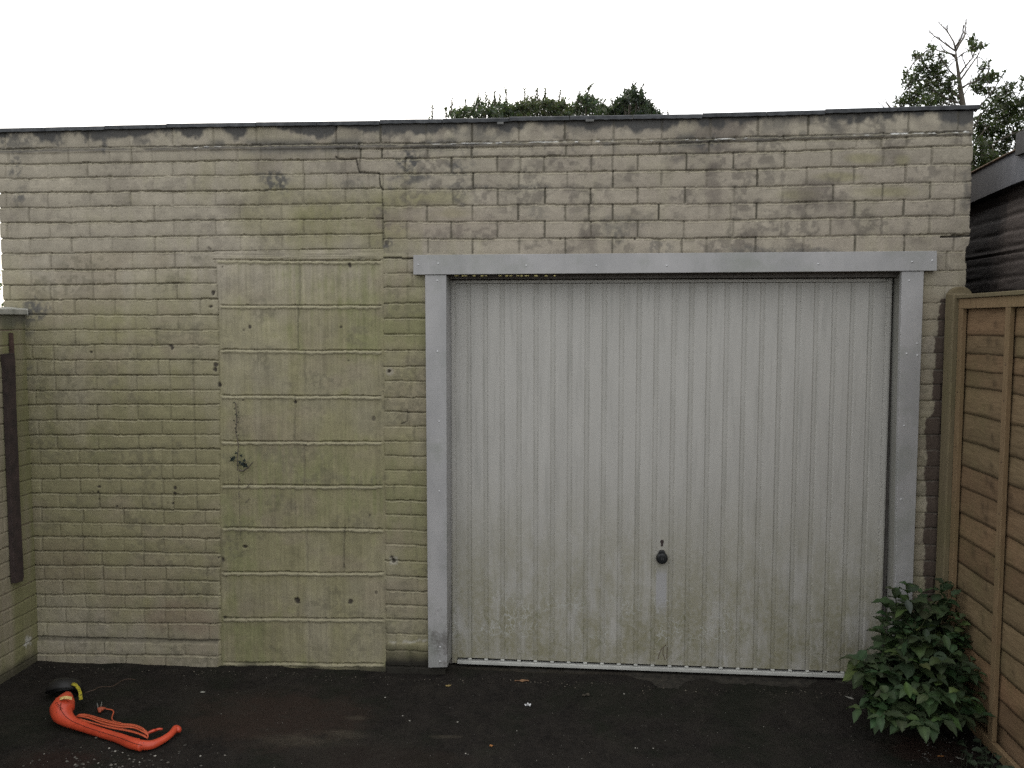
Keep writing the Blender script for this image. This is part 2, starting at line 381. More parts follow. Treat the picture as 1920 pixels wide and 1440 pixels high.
def courses(mask, lines, us, pitch, phase_even, phase_odd, jdepth, jw, vstr, extra=None, seedk=0, closer=.12):
    n = len(lines); Ls = []
    for k, l in enumerate(lines):
        lv = np.interp(U, us, l) if us else np.full_like(U, l)
        if not us: lv = lv + (U - np.mean(U[mask])) * (l - 603) / 17350.
        Ls.append(lv + (fbm(X * 5 + k * 9.1, X * 0 + k, 60 + seedk, 3) - .5) * 3.0 + (fbm(X * 40 + k * 3.1, X * 0 + k, 63 + seedk, 2) - .5) * 1.0)
    row = np.zeros(U.shape, int) - 1
    for lv in Ls: row += (V > lv)
    row = np.clip(row, 0, n - 2)
    for r in range(n - 1):
        mk = mask & (row == r)
        if not mk.any(): continue
        dT = (V[mk] - Ls[r][mk]) * 2.5; dB = (Ls[r + 1][mk] - V[mk]) * 2.5      # mm
        x = X[mk]
        ph = phase_even if r % 2 == 0 else phase_odd
        js = []; xx = ph - pitch * 30
        xx = XL - .3 + ((ph - XL + .3) % pitch)
        while xx < XR + .4:
            js.append(xx + rs.uniform(-.007, .007))
            if rs.rand() < closer * .5: js.append(xx + pitch / 2 + rs.uniform(-.01, .01))
            xx += pitch
        if extra: js += [e for e in extra(r)]
        js = np.sort(np.array(js)); keep = [js[0]]
        for j in js[1:]:
            if j - keep[-1] > .055: keep.append(j)
        js = np.array(keep); ji = rs.uniform(.35, 1.2, len(js)) * vstr
        i = np.clip(np.searchsorted(js, x), 1, len(js) - 1)
        dl = x - js[i - 1]; dr = js[i] - x
        near = np.where(dl < dr, i - 1, i); dv = np.minimum(dl, dr) * 1000
        dv = dv + wob[mk] * 2.0 + rough_edge[mk] * 1.5
        tn = rs.uniform(-1, 1, len(js)); tilt = rs.uniform(-1, 1, len(js)); off = rs.uniform(-1, 1, len(js))
        dT2 = dT + rough_edge[mk] * 3.2 + wob[mk] * 1.2
        jstr = rs.uniform(.55, 1.15) * (.55 + .9 * fbm(x * 7 + r * 3, x * 0 + r, 80, 3))
        # profile below a course line: deep shadow groove, then a ramp of pointing up to the next brick
        groove = sst(-1.5, .8, dT2) * (1 - sst(jw * .42, jw, dT2))
        lip = sst(-2, 1, dT2) * (1 - sst(jw, jw * 1.3, dT2))
        above = (1 - sst(-1, 3.5, dB + rough_edge[mk]))                                         # rounded lower arris
        vg = (1 - sst(2.6, 6.5, dv)) * ji[near]
        h = off[i] * .0016 + tilt[i] * .0012 * np.clip(dT / 60, 0, 1) + .0018 * sst(0, 25, dT) * sst(0, 22, dB)
        h = h - jdepth * jstr * groove - .0012 * above
        h = h - .0062 * vg + .0030 * lip * (1 - groove)
        lipm[mk] = lip * (1 - groove) * jstr
        H[mk] = h
        joint[mk] = np.clip(groove * jstr, 0, 1.2); vj[mk] = vg
        tone[mk] = tn[i]
    return row
pA = .2235
courses(regA, A, A_u, pA, PY(250, 500)[0], PY(292, 500)[0], .0120, 9.5, .85,
        extra=lambda r: [PY(318, 700)[0], PY(362, 700)[0]] if 14 <= r <= 24 else [], seedk=1)
courses(regB, B, B_u, .2265, PY(802, 460)[0], PY(847, 460)[0], .0105, 10.0, 1.15, seedk=2)
courses(regC, Cc, None, .2235, PY(768, 700)[0], PY(860, 700)[0], .0110, 9.0, .6, seedk=3)
courses(regD, Dd, None, .2235, PY(1770, 700)[0], PY(1722, 700)[0], .0080, 8.0, .9, seedk=4)
# --- concrete blocks in the old doorway
BL = [486.5, 571, 655, 740.5, 826.5, 909, 989.4, 1072, 1158.5, 1242, 1262, 1300]
BVJ = [[562], [558], [571], [552], [570], [552], [576, 644], [558], [579], [], []]
Hb = np.zeros_like(X); edge_b = np.minimum(U - eL, eR - U)
for r in range(len(BL) - 1):
    sl = (U - 560) * .006
    lt = BL[r] + sl + (fbm(X * 5 + r * 7, X * 0, 90, 3) - .5) * 3 + (fbm(X * 45, X * 0 + r, 91, 2) - .5) * .9
    lb = BL[r + 1] + sl
    mk = blk & (V >= lt) & (V < lb + 4)
    dT = (V - lt) * 2.5 + rough_edge * 2.0
    st = .7 + .8 * fbm(X * 8, X * 0 + r, 95, 3)
    g = sst(-1, 1, dT) * (1 - sst(4, 7, dT)) * sst(2, 9, edge_b)
    lip = sst(5, 8, dT) * (1 - sst(14, 24, dT + rough_edge * 3)) * sst(2, 9, edge_b)
    h = -.010 * g * st + .0065 * lip * st + rs.uniform(-.001, .001); lipm[mk] = (lip * st)[mk]
    vg = np.zeros_like(X)
    for uj in BVJ[r]:
        dv = np.abs(U - uj + wob * 2.5) * 2.5
        vg = np.maximum(vg, (1 - sst(1, 7, dv)) * rs.uniform(.45, .95))
        tone[mk & (U > uj)] = rs.uniform(-1, 1)
    h = h - .0065 * vg
    H[mk] = h[mk]; joint[mk] = (g * st)[mk] * .8; vj[mk] = vg[mk] * 1.4
    if not BVJ[r]: tone[mk] = rs.uniform(-.5, .5)
seam = (1 - sst(0, 3.0, np.abs(edge_b))) * (V > 487)
H -= .0035 * seam * (blk | regA | regC)
H[blk] += -.0035          # infill sits a little back, rendered margin
streak = fbm(X * 150, Z * 5, 101, 4) - .5
H[blk] += (streak * .0024)[blk]
# lintel strip
mk = lint; dT = (V - np.interp(U, A_u, A[8])) * 2.5; dB = (486.5 - V) * 2.5
H[mk] = (-.008 * (1 - sst(2, 6, dT + rough_edge * 2)) - .006 * (1 - sst(0, 4, dB + rough_edge * 2)) + (fbm(X * 8, Z * 260, 103, 3) - .5) * .006)[mk]
for uj in (480, 557): vg = (1 - sst(2, 7, np.abs(U - uj + wob * 4) * 2.5)); H[mk] -= (.004 * vg)[mk]
# settlement crack
def polydist(pts):
    d = np.full(U.shape, 1e9)
    for (a, b), (c, e) in zip(pts[:-1], pts[1:]):
        L2 = (c - a) ** 2 + (e - b) ** 2; t_ = np.clip(((U - a) * (c - a) + (V - b) * (e - b)) / L2, 0, 1)
        d = np.minimum(d, np.hypot(U - a - t_ * (c - a), V - b - t_ * (e - b)))
    return d
cr = polydist([(630, 294), (634, 298), (668, 298), (673, 323), (711, 325), (713, 348), (718, 357)]) + rough_edge * .5
crm = (1 - sst(.5, 1.5, cr)); H -= .012 * crm
cr2 = polydist([(717, 357), (718, 462)]) + rough_edge * .6 + wob * .5
crm2 = (1 - sst(.4, 1.5, cr2)) * .8; H -= .007 * crm2
cr3 = polydist([(720, 483), (752, 483), (756, 486), (776, 484)]) + wob * .6; crm3 = (1 - sst(.5, 1.5, cr3)); H -= .009 * crm3
cr4 = polydist([(1765, 444), (1818, 442)]) + rough_edge * .5; crm4 = (1 - sst(.8, 2.4, cr4)); H -= .02 * crm4
cr5 = polydist([(764, 768), (764, 790), (752, 795)]) + rough_edge * .6; crm5 = (1 - sst(.3, 1.4, cr5)); H -= .004 * crm5
cr6 = polydist([(644, 1065), (645, 1020), (647, 985)]) + wob; crm6 = (1 - sst(.3, 1.3, cr6)) * .8; H -= .004 * crm6
# holes and knocks
dark = np.zeros_like(X)
for (hu, hv, hr, dp) in ((172, 648, 2.5, .003), (171, 660, 4, .008), (323, 652, 3.5, .004), (318, 648, 2, .004), (187, 913, 2.5, .004), (184, 924, 4.5, .004), (186, 936, 2.3, .007),
                         (174, 922, 2.2, .004), (328, 915, 3.5, .004), (327, 925, 3, .004), (315, 943, 1.5, .005), (324, 944, 1.5, .005), (458, 1026, 4, .012), (454, 1036, 1.3, .003),
                         (556, 1126, 4.5, .012), (657, 1128, 3.8, .005), (705, 1112, 3, .003), (730, 697, 3, .012), (738, 1051, 2.6, .010), (404, 693, 5, .008), (406, 684, 4, .004),
                         (411, 722, 4.5, .004), (417, 1050, 5, .005), (410, 1046, 2.5, .004), (420, 1158, 4, .004), (655, 497, 5, .004), (467, 613, 3.5, .004), (456, 619, 2, .003),
                         (639, 613, 3, .004), (649, 619, 2.5, .003), (653, 677, 2, .003), (416, 500, 1.8, .003), (455, 751, 2.6, .005), (553, 754, 2, .004), (573, 835, 3, .005),
                         (284, 649, 1.8, .005), (149, 622, 1.3, .004), (219, 950, 1.5, .005), (394, 467, 4, .003), (735, 1044, 3, .004), (400, 549, 3.5, .007), (395, 575, 3, .006),
                         (725, 455, 5, .001), (100, 1012, 1, .001), (285, 1246, 3, .002), (693, 966, 2, .003), (700, 784, 3, .002), (1050, 448, 2, .006), (1190, 448, 2, .006)):
    d = np.hypot((U - hu) * (1 + .25 * math.sin(hu)), (V - hv) * (1 + .25 * math.cos(hu))) + wob * 2.5 + rough_edge * hr * .45
    k = 1 - sst(hr * .55, hr * 1.1, d); H -= dp * k; dark = np.maximum(dark, k * (.9 if dp > .003 else .6))
H += (fbm(X * 28, Z * 28, 111, 4) - .5) * .0022 + (fbm(X * 120, Z * 120, 121, 3) - .5) * .0009
H += (fbm(X * 1.3, Z * 1.3, 131, 3) - .5) * .008
# projecting mortar ledge with chalky bits under the top course
ledge_v = np.where(U < 730, np.interp(U, A_u, A[1]), np.interp(U, B_u, B[1]))
ld = V - ledge_v
H += .007 * (1 - sst(3, 6, np.abs(ld - 5))) * (.3 + fbm(X * 12, Z * 50, 141, 3))
base_v = np.interp(U, [60, 410, 411, 725, 726, 810], [1193, 1199, 1400, 1400, 1199, 1201])
H += (.010 * (U < 411) + .003) * sst(5, 8, V - base_v) * (U < 830)

# ---- colours (paint, algae, soot, bare brick): where each substance is on the wall
def sblob(cu, cv, ru, rv, seed):
    d = np.sqrt(((U - cu) / ru) ** 2 + ((V - cv) / rv) ** 2)
    d = d + (fbm(X * 9, Z * 9, seed, 5) - .5) * 2.2 + (fbm(X * 45, Z * 45, seed + 50, 4) - .5) * 1.1
    return (1 - sst(.25, 1.2, d)) * sst(.30, .58, fbm(X * 60, Z * 60, seed + 90, 4))
def blob(cu, cv, ru, rv, n=.55, sc=3.0, seed=200):
    d = np.sqrt(((U - cu) / ru) ** 2 + ((V - cv) / rv) ** 2) + (fbm(X * sc, Z * sc, seed, 5) - .5) * 2 * n
    return 1 - sst(.35, 1.15, d)
vst = fbm(X * 16, Z * .7, 151, 4) - .5
vst2 = fbm(X * 55, Z * 2.2, 155, 4) - .5
n1 = fbm(X * 2.2, Z * 2.2, 161, 5) - .5; n2 = fbm(X * 9, Z * 9, 171, 5) - .5
base = np.array([.355, .320, .255])
pink = np.array([.320, .272, .235]); alg = np.array([.240, .222, .122]); moss = np.array([.175, .182, .085]); soot = np.array([.085, .085, .085])
bare = np.array([.075, .055, .045]); pale = np.array([.42, .40, .34])
C3 = np.ones(X.shape + (3,)) * base
def mixc(m, col): 
    global C3
    m = np.clip(m, 0, 1)[..., None]; C3 = C3 * (1 - m) + np.array(col) * m
C3 *= (1 + tone * .06 + n2 * .24)[..., None]
mixc(.30 * sst(-.1, .25, n1 + .25 * (U > 900) - .1) * (1 - blk), pink)
ag = .18 + .55 * sst(470, 640, V) * (U < 830) + .5 * vst + n1 * .7 + n2 * .5 + tone * .08
ag += .55 * blob(620, 410, 190, 90, seed=201) + .25 * blob(430, 340, 140, 60, seed=202) + .30 * blob(230, 900, 260, 170, seed=203) + .25 * blob(560, 900, 200, 250, seed=204)
ag -= .35 * sst(420, 250, V) + .42 * sst(1080, 1190, V) * (U < 410) + .30 * sst(760, 1000, U) * (V < 480) + .1 * (V < 480)
ag -= .15 * sst(620, 480, V) * (U < 350)
mixc(np.clip(ag, 0, .88), alg)
mixc(.5 * sst(-.02, .22, (fbm(X * 4, Z * 7, 167, 5) - .5)) * (V > 470), base * np.array([.78, .74, .68]))
mixc(np.clip((vst2 * .6 + n1 + n2 * .8) * 1.8 - .12, 0, .6) * (.25 + .75 * blk + .4 * (blob(600, 400, 160, 80) + blob(150, 760, 120, 120)) + .5 * regC), moss)
for (a, b_, c, d, s) in ((850, 400, 45, 14, 1), (820, 372, 60, 20, 2), (1620, 297, 42, 12, 3), (1580, 332, 55, 12, 4), (1500, 365, 50, 16, 5), (1690, 300, 20, 14, 6), (760, 375, 60, 22, 7), (735, 430, 40, 18, 8), (1660, 360, 60, 16, 9)):
    mixc(.6 * blob(a, b_, c, d, .35, 6, 210 + s), alg * 1.1)
mixc(.55 * sst(.50, .66, fbm(X * 7, Z * 12, 187, 6)) * sst(.40, .60, fbm(X * 40, Z * 40, 188, 4)) * (V < 480) * (.45 + .55 * (U > 700)), (.13, .115, .10))
mixc(.4 * sst(.50, .64, fbm(X * 6, Z * 8, 189, 6)) * sst(.42, .62, fbm(X * 50, Z * 50, 190, 4)) * (V >= 480), (.13, .12, .085))
# brushed streaks on the blocks
C3 *= (1 + streak * .34 * blk + vst2 * .10 + n2 * .35 * blk + (fbm(X * 30, Z * 30, 157, 4) - .5) * .25 + (fbm(X * 180, Z * 14, 156, 3) - .5) * .12 * blk)[..., None]
# weather grime: brown above the door, black under the coping, in run-off stains
g1 = sst(.06, .26, fbm(X * 5, Z * 5, 181, 6) - .5 + .10 * sst(300, 240, V) - .02) * (V < 480)
mixc(.60 * g1 * (.5 + .6 * (U > 720)), (.14, .12, .105))
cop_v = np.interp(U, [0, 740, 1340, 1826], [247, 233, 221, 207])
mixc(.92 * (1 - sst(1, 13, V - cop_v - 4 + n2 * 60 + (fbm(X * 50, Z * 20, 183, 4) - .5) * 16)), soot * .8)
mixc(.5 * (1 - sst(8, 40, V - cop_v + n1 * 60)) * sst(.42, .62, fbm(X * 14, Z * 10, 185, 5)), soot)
mixc(.7 * sst(.12, .3, n2 + n1) * (1 - sst(4, 20, np.abs(ld - 4))) * (U > 300), soot)
mixc(.85 * (1 - sst(1.5, 5.5, np.abs(ld - 4) + wob * 2)) * sst(.3, .55, fbm(X * 6, Z * 6, 231, 4)), (.13, .12, .11))
for (a, b_, c, d, k, s) in ((772, 303, 22, 20, .85, 1), (857, 312, 24, 40, .7, 2), (778, 332, 40, 9, .7, 3), (515, 342, 20, 14, .75, 4), (32, 312, 14, 22, .8, 5), (38, 372, 12, 16, .7, 6), (28, 262, 40, 14, .6, 7),
                        (1330, 272, 26, 16, .6, 8), (1265, 290, 30, 24, .35, 9), (725, 458, 10, 12, .8, 10), (655, 345, 16, 12, .3, 11), (1160, 440, 26, 16, .45, 12), (1010, 400, 14, 14, .3, 13), (1240, 466, 26, 12, .45, 14),
                        (1450, 470, 50, 8, .4, 15), (195, 272, 6, 16, .7, 16), (275, 268, 10, 8, .6, 17), (58, 585, 30, 16, .75, 18), (52, 610, 8, 25, .5, 19), (60, 690, 10, 14, .5, 20), (1810, 350, 10, 40, .4, 21),
                        (52, 700, 4, 12, .5, 22), (1400, 470, 60, 9, .4, 23), (1540, 470, 40, 7, .5, 24), (900, 352, 120, 5, .5, 25), (1180, 415, 40, 10, .3, 26)):
    mixc(min(1, k * 1.1) * sblob(a, b_, c * 1.25, d * 1.25, 240 + s), soot)
mixc(.45 * blob(330, 1160, 90, 40, .6, 6, 270), (.25, .185, .14)); mixc(.35 * blob(120, 1060, 80, 60, .6, 5, 271), (.24, .19, .14)); mixc(.3 * blob(800, 420, 160, 40, .6, 5, 272), (.29, .235, .20))
unp0 = ((U > 1733) & (V > 560)).astype(float)
# dirt in joints and holes
mixc(.40 * np.clip(joint, 0, 1) * sst(.25, .6, fbm(X * 5, Z * 5, 191, 4) + .15), (.10, .09, .065))
mixc((.50 + .25 * blk) * np.clip(lipm * 1.2, 0, 1) * (1 - unp0), base * np.array([.98, 1.0, .86]))
mixc(vj * (.30 - .02 * regA + .55 * regB * sst(.35, .6, fbm(X * 4, Z * 4, 192, 3))), (.12, .11, .085))
pj = sst(6, 8, ld) * 0
mixc(.9 * np.maximum.reduce([crm * .9, crm2 * .7, crm3, crm4, crm5 * .8, crm6 * .6]), (.03, .027, .024))
mixc(dark, (.045, .038, .034))
chalk = (1 - sst(.6, 1.5, np.abs(ld - 3.2 + wob * 1.2))) * sst(.56, .66, fbm(X * 3.2, Z * 0, 281, 2) * .6 + fbm(X * 40, Z * 60, 282, 2) * .4) * (U > 60)
mixc(.95 * chalk, (.78, .78, .76)); H += .004 * chalk
mixc(.8 * (1 - sst(6, 9, np.maximum(np.abs(U - 738), np.abs(V - 1051)))) * (1 - dark), (.36, .34, .28))
mixc(.6 * (1 - sst(6, 9, np.hypot(U - 731, V - 697))) * (1 - dark), (.32, .29, .24))
# unpainted brown brick beside the fence post, ragged edge of the old paint
pe = np.interp(V, [540, 600, 700, 770, 790, 1000, 1250], [1766, 1757, 1751, 1748, 1737, 1733, 1728]) + rough_edge * 2.5 + tone * 3
unp = sst(-1, 1, U - pe) * (V > 560) * (U > 1600)
mixc(unp * .95, bare); mixc(unp * (joint > .3) * .6, (.13, .12, .10))
# splash zone
mixc(.85 * sst(1246, 1262, V + n2 * 26 + n1 * 20) * (U < 830), (.035, .033, .027))
mixc(.7 * sst(1200, 1232, V + n2 * 20) * (U > 723) * (U < 840), (.065, .058, .04)); mixc(.95 * sst(1228, 1244, V + n2 * 20) * (U > 723) * (U < 840), (.025, .023, .019))
mixc(.75 * (1 - sst(.5, 4, np.abs(V - 1203 + wob * 4 + rough_edge * 2))) * (U > 725) * (U < 830) * sst(.4, .6, fbm(X * 30, Z * 30, 291, 3)), pale)
mixc(.6 * (1 - sst(2, 6, np.abs(V - base_v - 3 + wob * 2))) * (U < 411), (.06, .055, .045))
C3 = np.clip(C3, .01, .9)
C3 = C3 * np.array([1., .995, .98])
Y = -H
# ragged right end: each brick ends a little differently
rowd = np.floor((V - 205) / 32.)
delta = (_hash(rowd.astype(np.int64), rowd.astype(np.int64) * 0, 5) - .5) * .014 - .004 * sst(440, 480, V) * 3
X2 = X + delta * sst(XR - .08, XR, X) + rough_edge * .0015 * sst(XR - .02, XR, X)
ny, nx = X.shape
P3 = np.stack([X2, Y, Z], -1).reshape(-1, 3)
FQ = grid_faces(ny, nx)
OX0, OX1, OZ = PY(832, 800)[0], PY(1692, 800)[0], PY(1200, 504)[2]
cu = X.ravel()[FQ[:, 0]]; cz = Z.ravel()[FQ[:, 2]]
keep = ~((cu > OX0) & (cu < OX1) & (cz < OZ))
isb = (blk | lint).ravel()[FQ[:, 0]]
C2 = C3.reshape(-1, 3)
def submesh(name, fm, parent, extra=None):
    f = FQ[fm]; used = np.unique(f); mp = np.full(len(P3), -1); mp[used] = np.arange(len(used))
    VV = P3[used]; cc = C2[used]; f = mp[f]
    if extra is not None:       # extrude the two ends backwards
        for col_i, flip in ((nx - 1, False), (0, True)):
            idx = np.arange(ny) * nx + col_i; a = mp[idx]; nb = len(VV)
            back = P3[idx].copy(); back[:, 1] = .10; VV = np.vstack([VV, back]); cc = np.vstack([cc, C2[idx]])
            b = nb + np.arange(ny)
            q = np.stack([a[:-1], b[:-1], b[1:], a[1:]], -1)
            f = np.vstack([f, q[:, ::-1] if flip else q])
    return np_mesh(name, VV, f, M_WALL, parent, cc, True)
fw = submesh('front_wall', keep & ~isb, garage, True)
inf = submesh('blocked_doorway', keep & isb, garage); tag(inf, 'old doorway filled with painted concrete blocks')
# body behind the front
b = MB(); b.box((XL + .01, .101, 0), (XL + .12, 5.4, 2.74)); b.box((XR - .115, .101, 0), (XR - .012, 5.4, 2.74)); b.box((XL + .125, 5.29, 0), (XR - .12, 5.4, 2.74))
b.box((XL + .12, .03, 0), (OX0 - .02, .10, 2.74)); b.box((OX1 + .02, .03, 0), (XR - .12, .10, 2.74)); b.box((OX0 - .018, .03, OZ + .01), (OX1 + .018, .10, 2.74))
b.build('rear_wall', M_BRICKPLAIN, garage)
MB().box((XL - .02, .14, 2.742), (XR + .01, 5.45, 2.775)).build('roof', M_FELT, garage)
b = MB(); b.box((XL + .2, .3, .001), (XR - .2, 5.2, .02)); b.build('inside_floor', M_CONC, garage)
# coping lengths, each lapping the next
b = MB(); rr = random.Random(5)
edges = [-30, 88, 200, 315, 482, 596, 713, 830, 955, 1068, 1186, 1316, 1436, 1545, 1680, 1833]
for i in range(len(edges) - 1):
    p0 = PY(edges[i], 225)[0]; p1 = PY(edges[i + 1], 225)[0]
    zt = lambda u: PY(u, np.interp(u, [0, 300, 740, 1340, 1826], [243, 234.5, 226.5, 214.5, 198]))[2]
    z0, z1 = zt(max(edges[i], 0)), zt(edges[i + 1]); j = rr.uniform(-.002, .002)
    n = 14; vs = []; g = rr.uniform(.8, 1.2)
    for k in range(n + 1):
        t_ = k / n; x = p0 + .002 + (p1 - p0 - .004) * t_; z = z0 + (z1 - z0) * t_ + j + .002 * (1 - t_)
        th_ = .019 + .001 * math.sin(k * 2.1 + i) + rr.uniform(-.0006, .0006)
        yf = -.020 + rr.uniform(-.001, .001)
        vs += [(x, yf, z - th_), (x, yf - .002, z - .003), (x, yf + .003, z), (x, .25, z + .004), (x, .25, z - th_)]
    fs = [(k * 5 + a, (k + 1) * 5 + a, (k + 1) * 5 + (a + 1) % 5, k * 5 + (a + 1) % 5) for k in range(n) for a in range(5)]
    fs += [(0, 1, 2, 3, 4), tuple(n * 5 + a for a in (4, 3, 2, 1, 0))]
    b.add(vs, fs, (g, g, g))
cp = b.build('coping', M_FELT, garage); tag(cp, 'dark slate coping laid in overlapping lengths')
# pale patches stuck on the coping edge
M_LICH = simple('lichen_patch', (.10, .10, .095), (.17, .17, .16), 60, .9)
for u, v, r in ((938, 230, 7), (1106, 225, 9)):
    b = MB(); c = PY(u, v, -.028); b.box((c[0] - r * .0022, -.027, c[2] - .007), (c[0] + r * .0022, -.0235, c[2] + .004)); b.build('coping_repair', M_LICH, garage, bevel=.002)

# --- door surround
YF = -.032
fr = empty('door_frame', (0, 0, 0)); fr.parent = garage; fr.location = -garage.location; fr['label'] = 'grey boarded surround of the garage door'
def board(name, quad_uv, yf, depth, thick_dir=None):
    pts = [PY(u, v, yf) for u, v in quad_uv]          # tl tr br bl
    b = MB(); f = [tuple(p) for p in pts]; r = [(p[0], yf + depth, p[2]) for p in pts]
    b.add(f + r, [(3, 2, 1, 0), (4, 5, 6, 7), (0, 1, 5, 4), (1, 2, 6, 5), (2, 3, 7, 6), (3, 0, 4, 7)])
    me = b.build(name, M_FRAME, None, bevel=.0015); me.parent = fr; me.location = (0, 0, 0); return me
lin = board('lintel_board', [(775, 478), (1757, 470.5), (1757, 507.5), (775, 515)], YF - .006, .030)
jl = board('jamb', [(797, 516), (836.5, 515.6), (838.5, 1251), (803, 1252)], YF, .138)
jr = board('jamb', [(1691, 509), (1732.5, 508.5), (1706, 1262), (1675, 1263)], YF, .030)
def cream_mat():
    return simple('cream_lining', (.22, .215, .19), (.30, .295, .265), 6, .7, (60, .2, .001), (1, 1, .3))
# inner lining of the right jamb and underside of the lintel
p1, p2 = PY(1693, 509, YF + .031), PY(1677, 1263, YF + .031)
b = MB(); b.add([(p1[0], YF + .031, p1[2]), (p1[0], .13, p1[2]), (p2[0], .13, p2[2]), (p2[0], YF + .031, p2[2]), (p1[0] + .05, YF + .031, p1[2]), (p1[0] + .05, .13, p1[2]), (p2[0] + .05, .13, p2[2]), (p2[0] + .05, YF + .031, p2[2])],
                [(0, 1, 2, 3), (7, 6, 5, 4), (0, 4, 5, 1), (3, 2, 6, 7), (0, 3, 7, 4), (1, 5, 6, 2)])
o = b.build('jamb_lining', cream_mat(), None); o.parent = fr
# screws
def screws(parent, pts, yf):
    for (u, v) in pts:
        c = PY(u, v, yf); b = MB()
        b.lathe([(.0045, 0), (.0045, .001), (.003, .0028), (.0001, .0033)], Matrix.Translation(c) @ Matrix.Rotation(PI / 2, 4, 'X'), 10)
        o = b.build('screw', M_SCREW, None, True); o.parent = parent
screws(lin, [(784.5, 496), (821.5, 494), (986.5, 498), (1118, 498), (1250, 498), (1534, 495), (1710, 491), (1748, 488.5)], YF - .006)
screws(jl, [(820, 526), (820.5, 659), (823.5, 790), (824, 921), (825, 1213), (825, 1240)], YF)
screws(jr, [(1704.5, 526), (1719.5, 644), (1700, 663), (1720, 666), (1695, 798), (1690, 936)], YF)

# --- door
YD = .112
dx0, dx1 = PY(845, 900, YD)[0] + .002, PY(1661, 900, YD)[0]
dz0 = PY(1200, 1256, YD)[2]; dz1 = PY(1200, 524, YD)[2]
hx, hz = PY(1241.5, 1047, YD - .03)[0], PY(1241.5, 1047, YD - .03)[2]
M_DOOR = door_mat(dx0, dx1, dz0, hx, hz)
door = empty('garage_door', (0, 0, 0)); door.parent = garage; door.location = -garage.location; door['label'] = 'white ribbed steel up and over door with green algae low down'
def dchild(o): o.parent = door; o.location = (0, 0, 0); return o
gp = (PY(1584, 1240, YD)[0] - PY(854, 1240, YD)[0]) / 23.
g0 = PY(881, 1240, YD)[0]
prof = [(dx0 + .028, YD, 1.)]
gl = []
k = 0
while True:
    gc = g0 + gp * k
    if gc > dx1 - .045: break
    gl.append(gc); hw = .0115
    prof += [(gc - hw - .003, YD, 1.), (gc - hw, YD + .0015, .6), (gc - hw + .0030, YD + .0030, .5), (gc - .003, YD + .0022, .7), (gc + .003, YD + .0022, .7), (gc + hw - .0030, YD + .0030, .5), (gc + hw, YD + .0010, .6), (gc + hw + .003, YD, 1.)]
    k += 1
prof.append((dx1 - .028, YD, 1.))
b = MB(); nr = 40; pn = len(prof)
for i in range(nr + 1):
    z = dz0 + .031 + (dz1 - dz0 - .05) * i / nr
    for (x, y, c) in prof:
        dent = .0012 * math.sin(x * 9 + z * 5) * math.sin(z * 7 - x * 3)
        b.v.append((x, y + dent, z)); b.c.append((c, c, c))
b.f = [(i * pn + j, i * pn + j + 1, (i + 1) * pn + j + 1, (i + 1) * pn + j) for i in range(nr) for j in range(pn - 1)]
dchild(b.build('door_panel', M_DOOR, None))
for (xa, xb) in ((dx0, dx0 + .0275), (dx1 - .0275, dx1)):
    b = MB(); b.box((xa, YD - .004, dz0 + .002), (xb, YD + .02, dz1)); b.box((xa + .006, YD - .0075, dz0 + .012), (xb - .006, YD - .004, dz1 - .01))
    dchild(b.build('stile', M_DOOR, None, bevel=.0015))
b = MB(); b.box((dx0 + .0285, YD - .012, dz0), (dx1 - .0285, YD + .02, dz0 + .019))
for gc in gl: b.box((gc - .010, YD - .006, dz0 + .0202), (gc + .010, YD + .006, dz0 + .030))
M_RAIL = simple('bright_rail', (.40, .40, .37), (.52, .52, .48), 12, .45, (60, .2, .001))
dchild(b.build('bottom_rail', M_RAIL, None, bevel=.003))
b = MB(); b.box((dx0 + .0285, YD - .004, dz1 - .017), (dx1 - .0285, YD + .02, dz1)); dchild(b.build('top_rail', M_DOOR, None, bevel=.002))
b = MB(); b.box((dx0 + .01, YD + .03, dz0 + .005), (dx1 - .01, YD + .05, dz1 - .01)); dchild(b.build('door_back', M_INT, None))  # near-black sheet that makes the slots above the rail look shaded
# opener frame behind, header
b = MB(); b.box((OX0 + .0, YD - .055, dz1 + .004), (OX1 - .0, YD + .03, dz1 + .035)); b.box((dx0 - .02, YD + .005, .02), (dx0 - .004, YD + .06, dz1)); b.box((dx1 + .004, YD + .03, .02), (dx1 + .03, YD + .06, dz1))
o = b.build('header_rail', simple('brown_grey_metal', (.12, .11, .10), (.18, .165, .15), 9, .6), None, bevel=.002); o.parent = fr
b = MB(); b.box((OX0, .2, .01), (OX1, .21, 2.2)); o = b.build('dark_backing', M_INT, None); o.parent = fr  # near-black sheet standing in for the darkness inside the garage
# yellow lumps above the header at the left, coloured as light glimmering through
rr = random.Random(3); M_GLIMMER = simple('yellow_glimmer', (.55, .47, .16), (.8, .72, .35), 60, .8)
for u, wd in ((856, 5), (868, 3), (873, 4), (889, 4.5), (904, 4), (911, 3), (938, 4), (950, 4), (958, 4), (971, 4), (978, 3), (988, 6), (1005, 5), (1024, 4), (1040, 3)):
    c = PY(u, 516.6, YF + .02); c[2] -= .001
    M_ = Matrix.Translation(c) @ Matrix.Diagonal((wd * .0022, .008, .0042 + rr.uniform(-.001, .001), 1)); b = MB(); b.lathe([(.01, -1), (.8, -.6), (1, 0), (.8, .6), (.01, 1)], M_, 8)
    o = b.build('painted_glimmer', M_GLIMMER, None, True); o.parent = fr
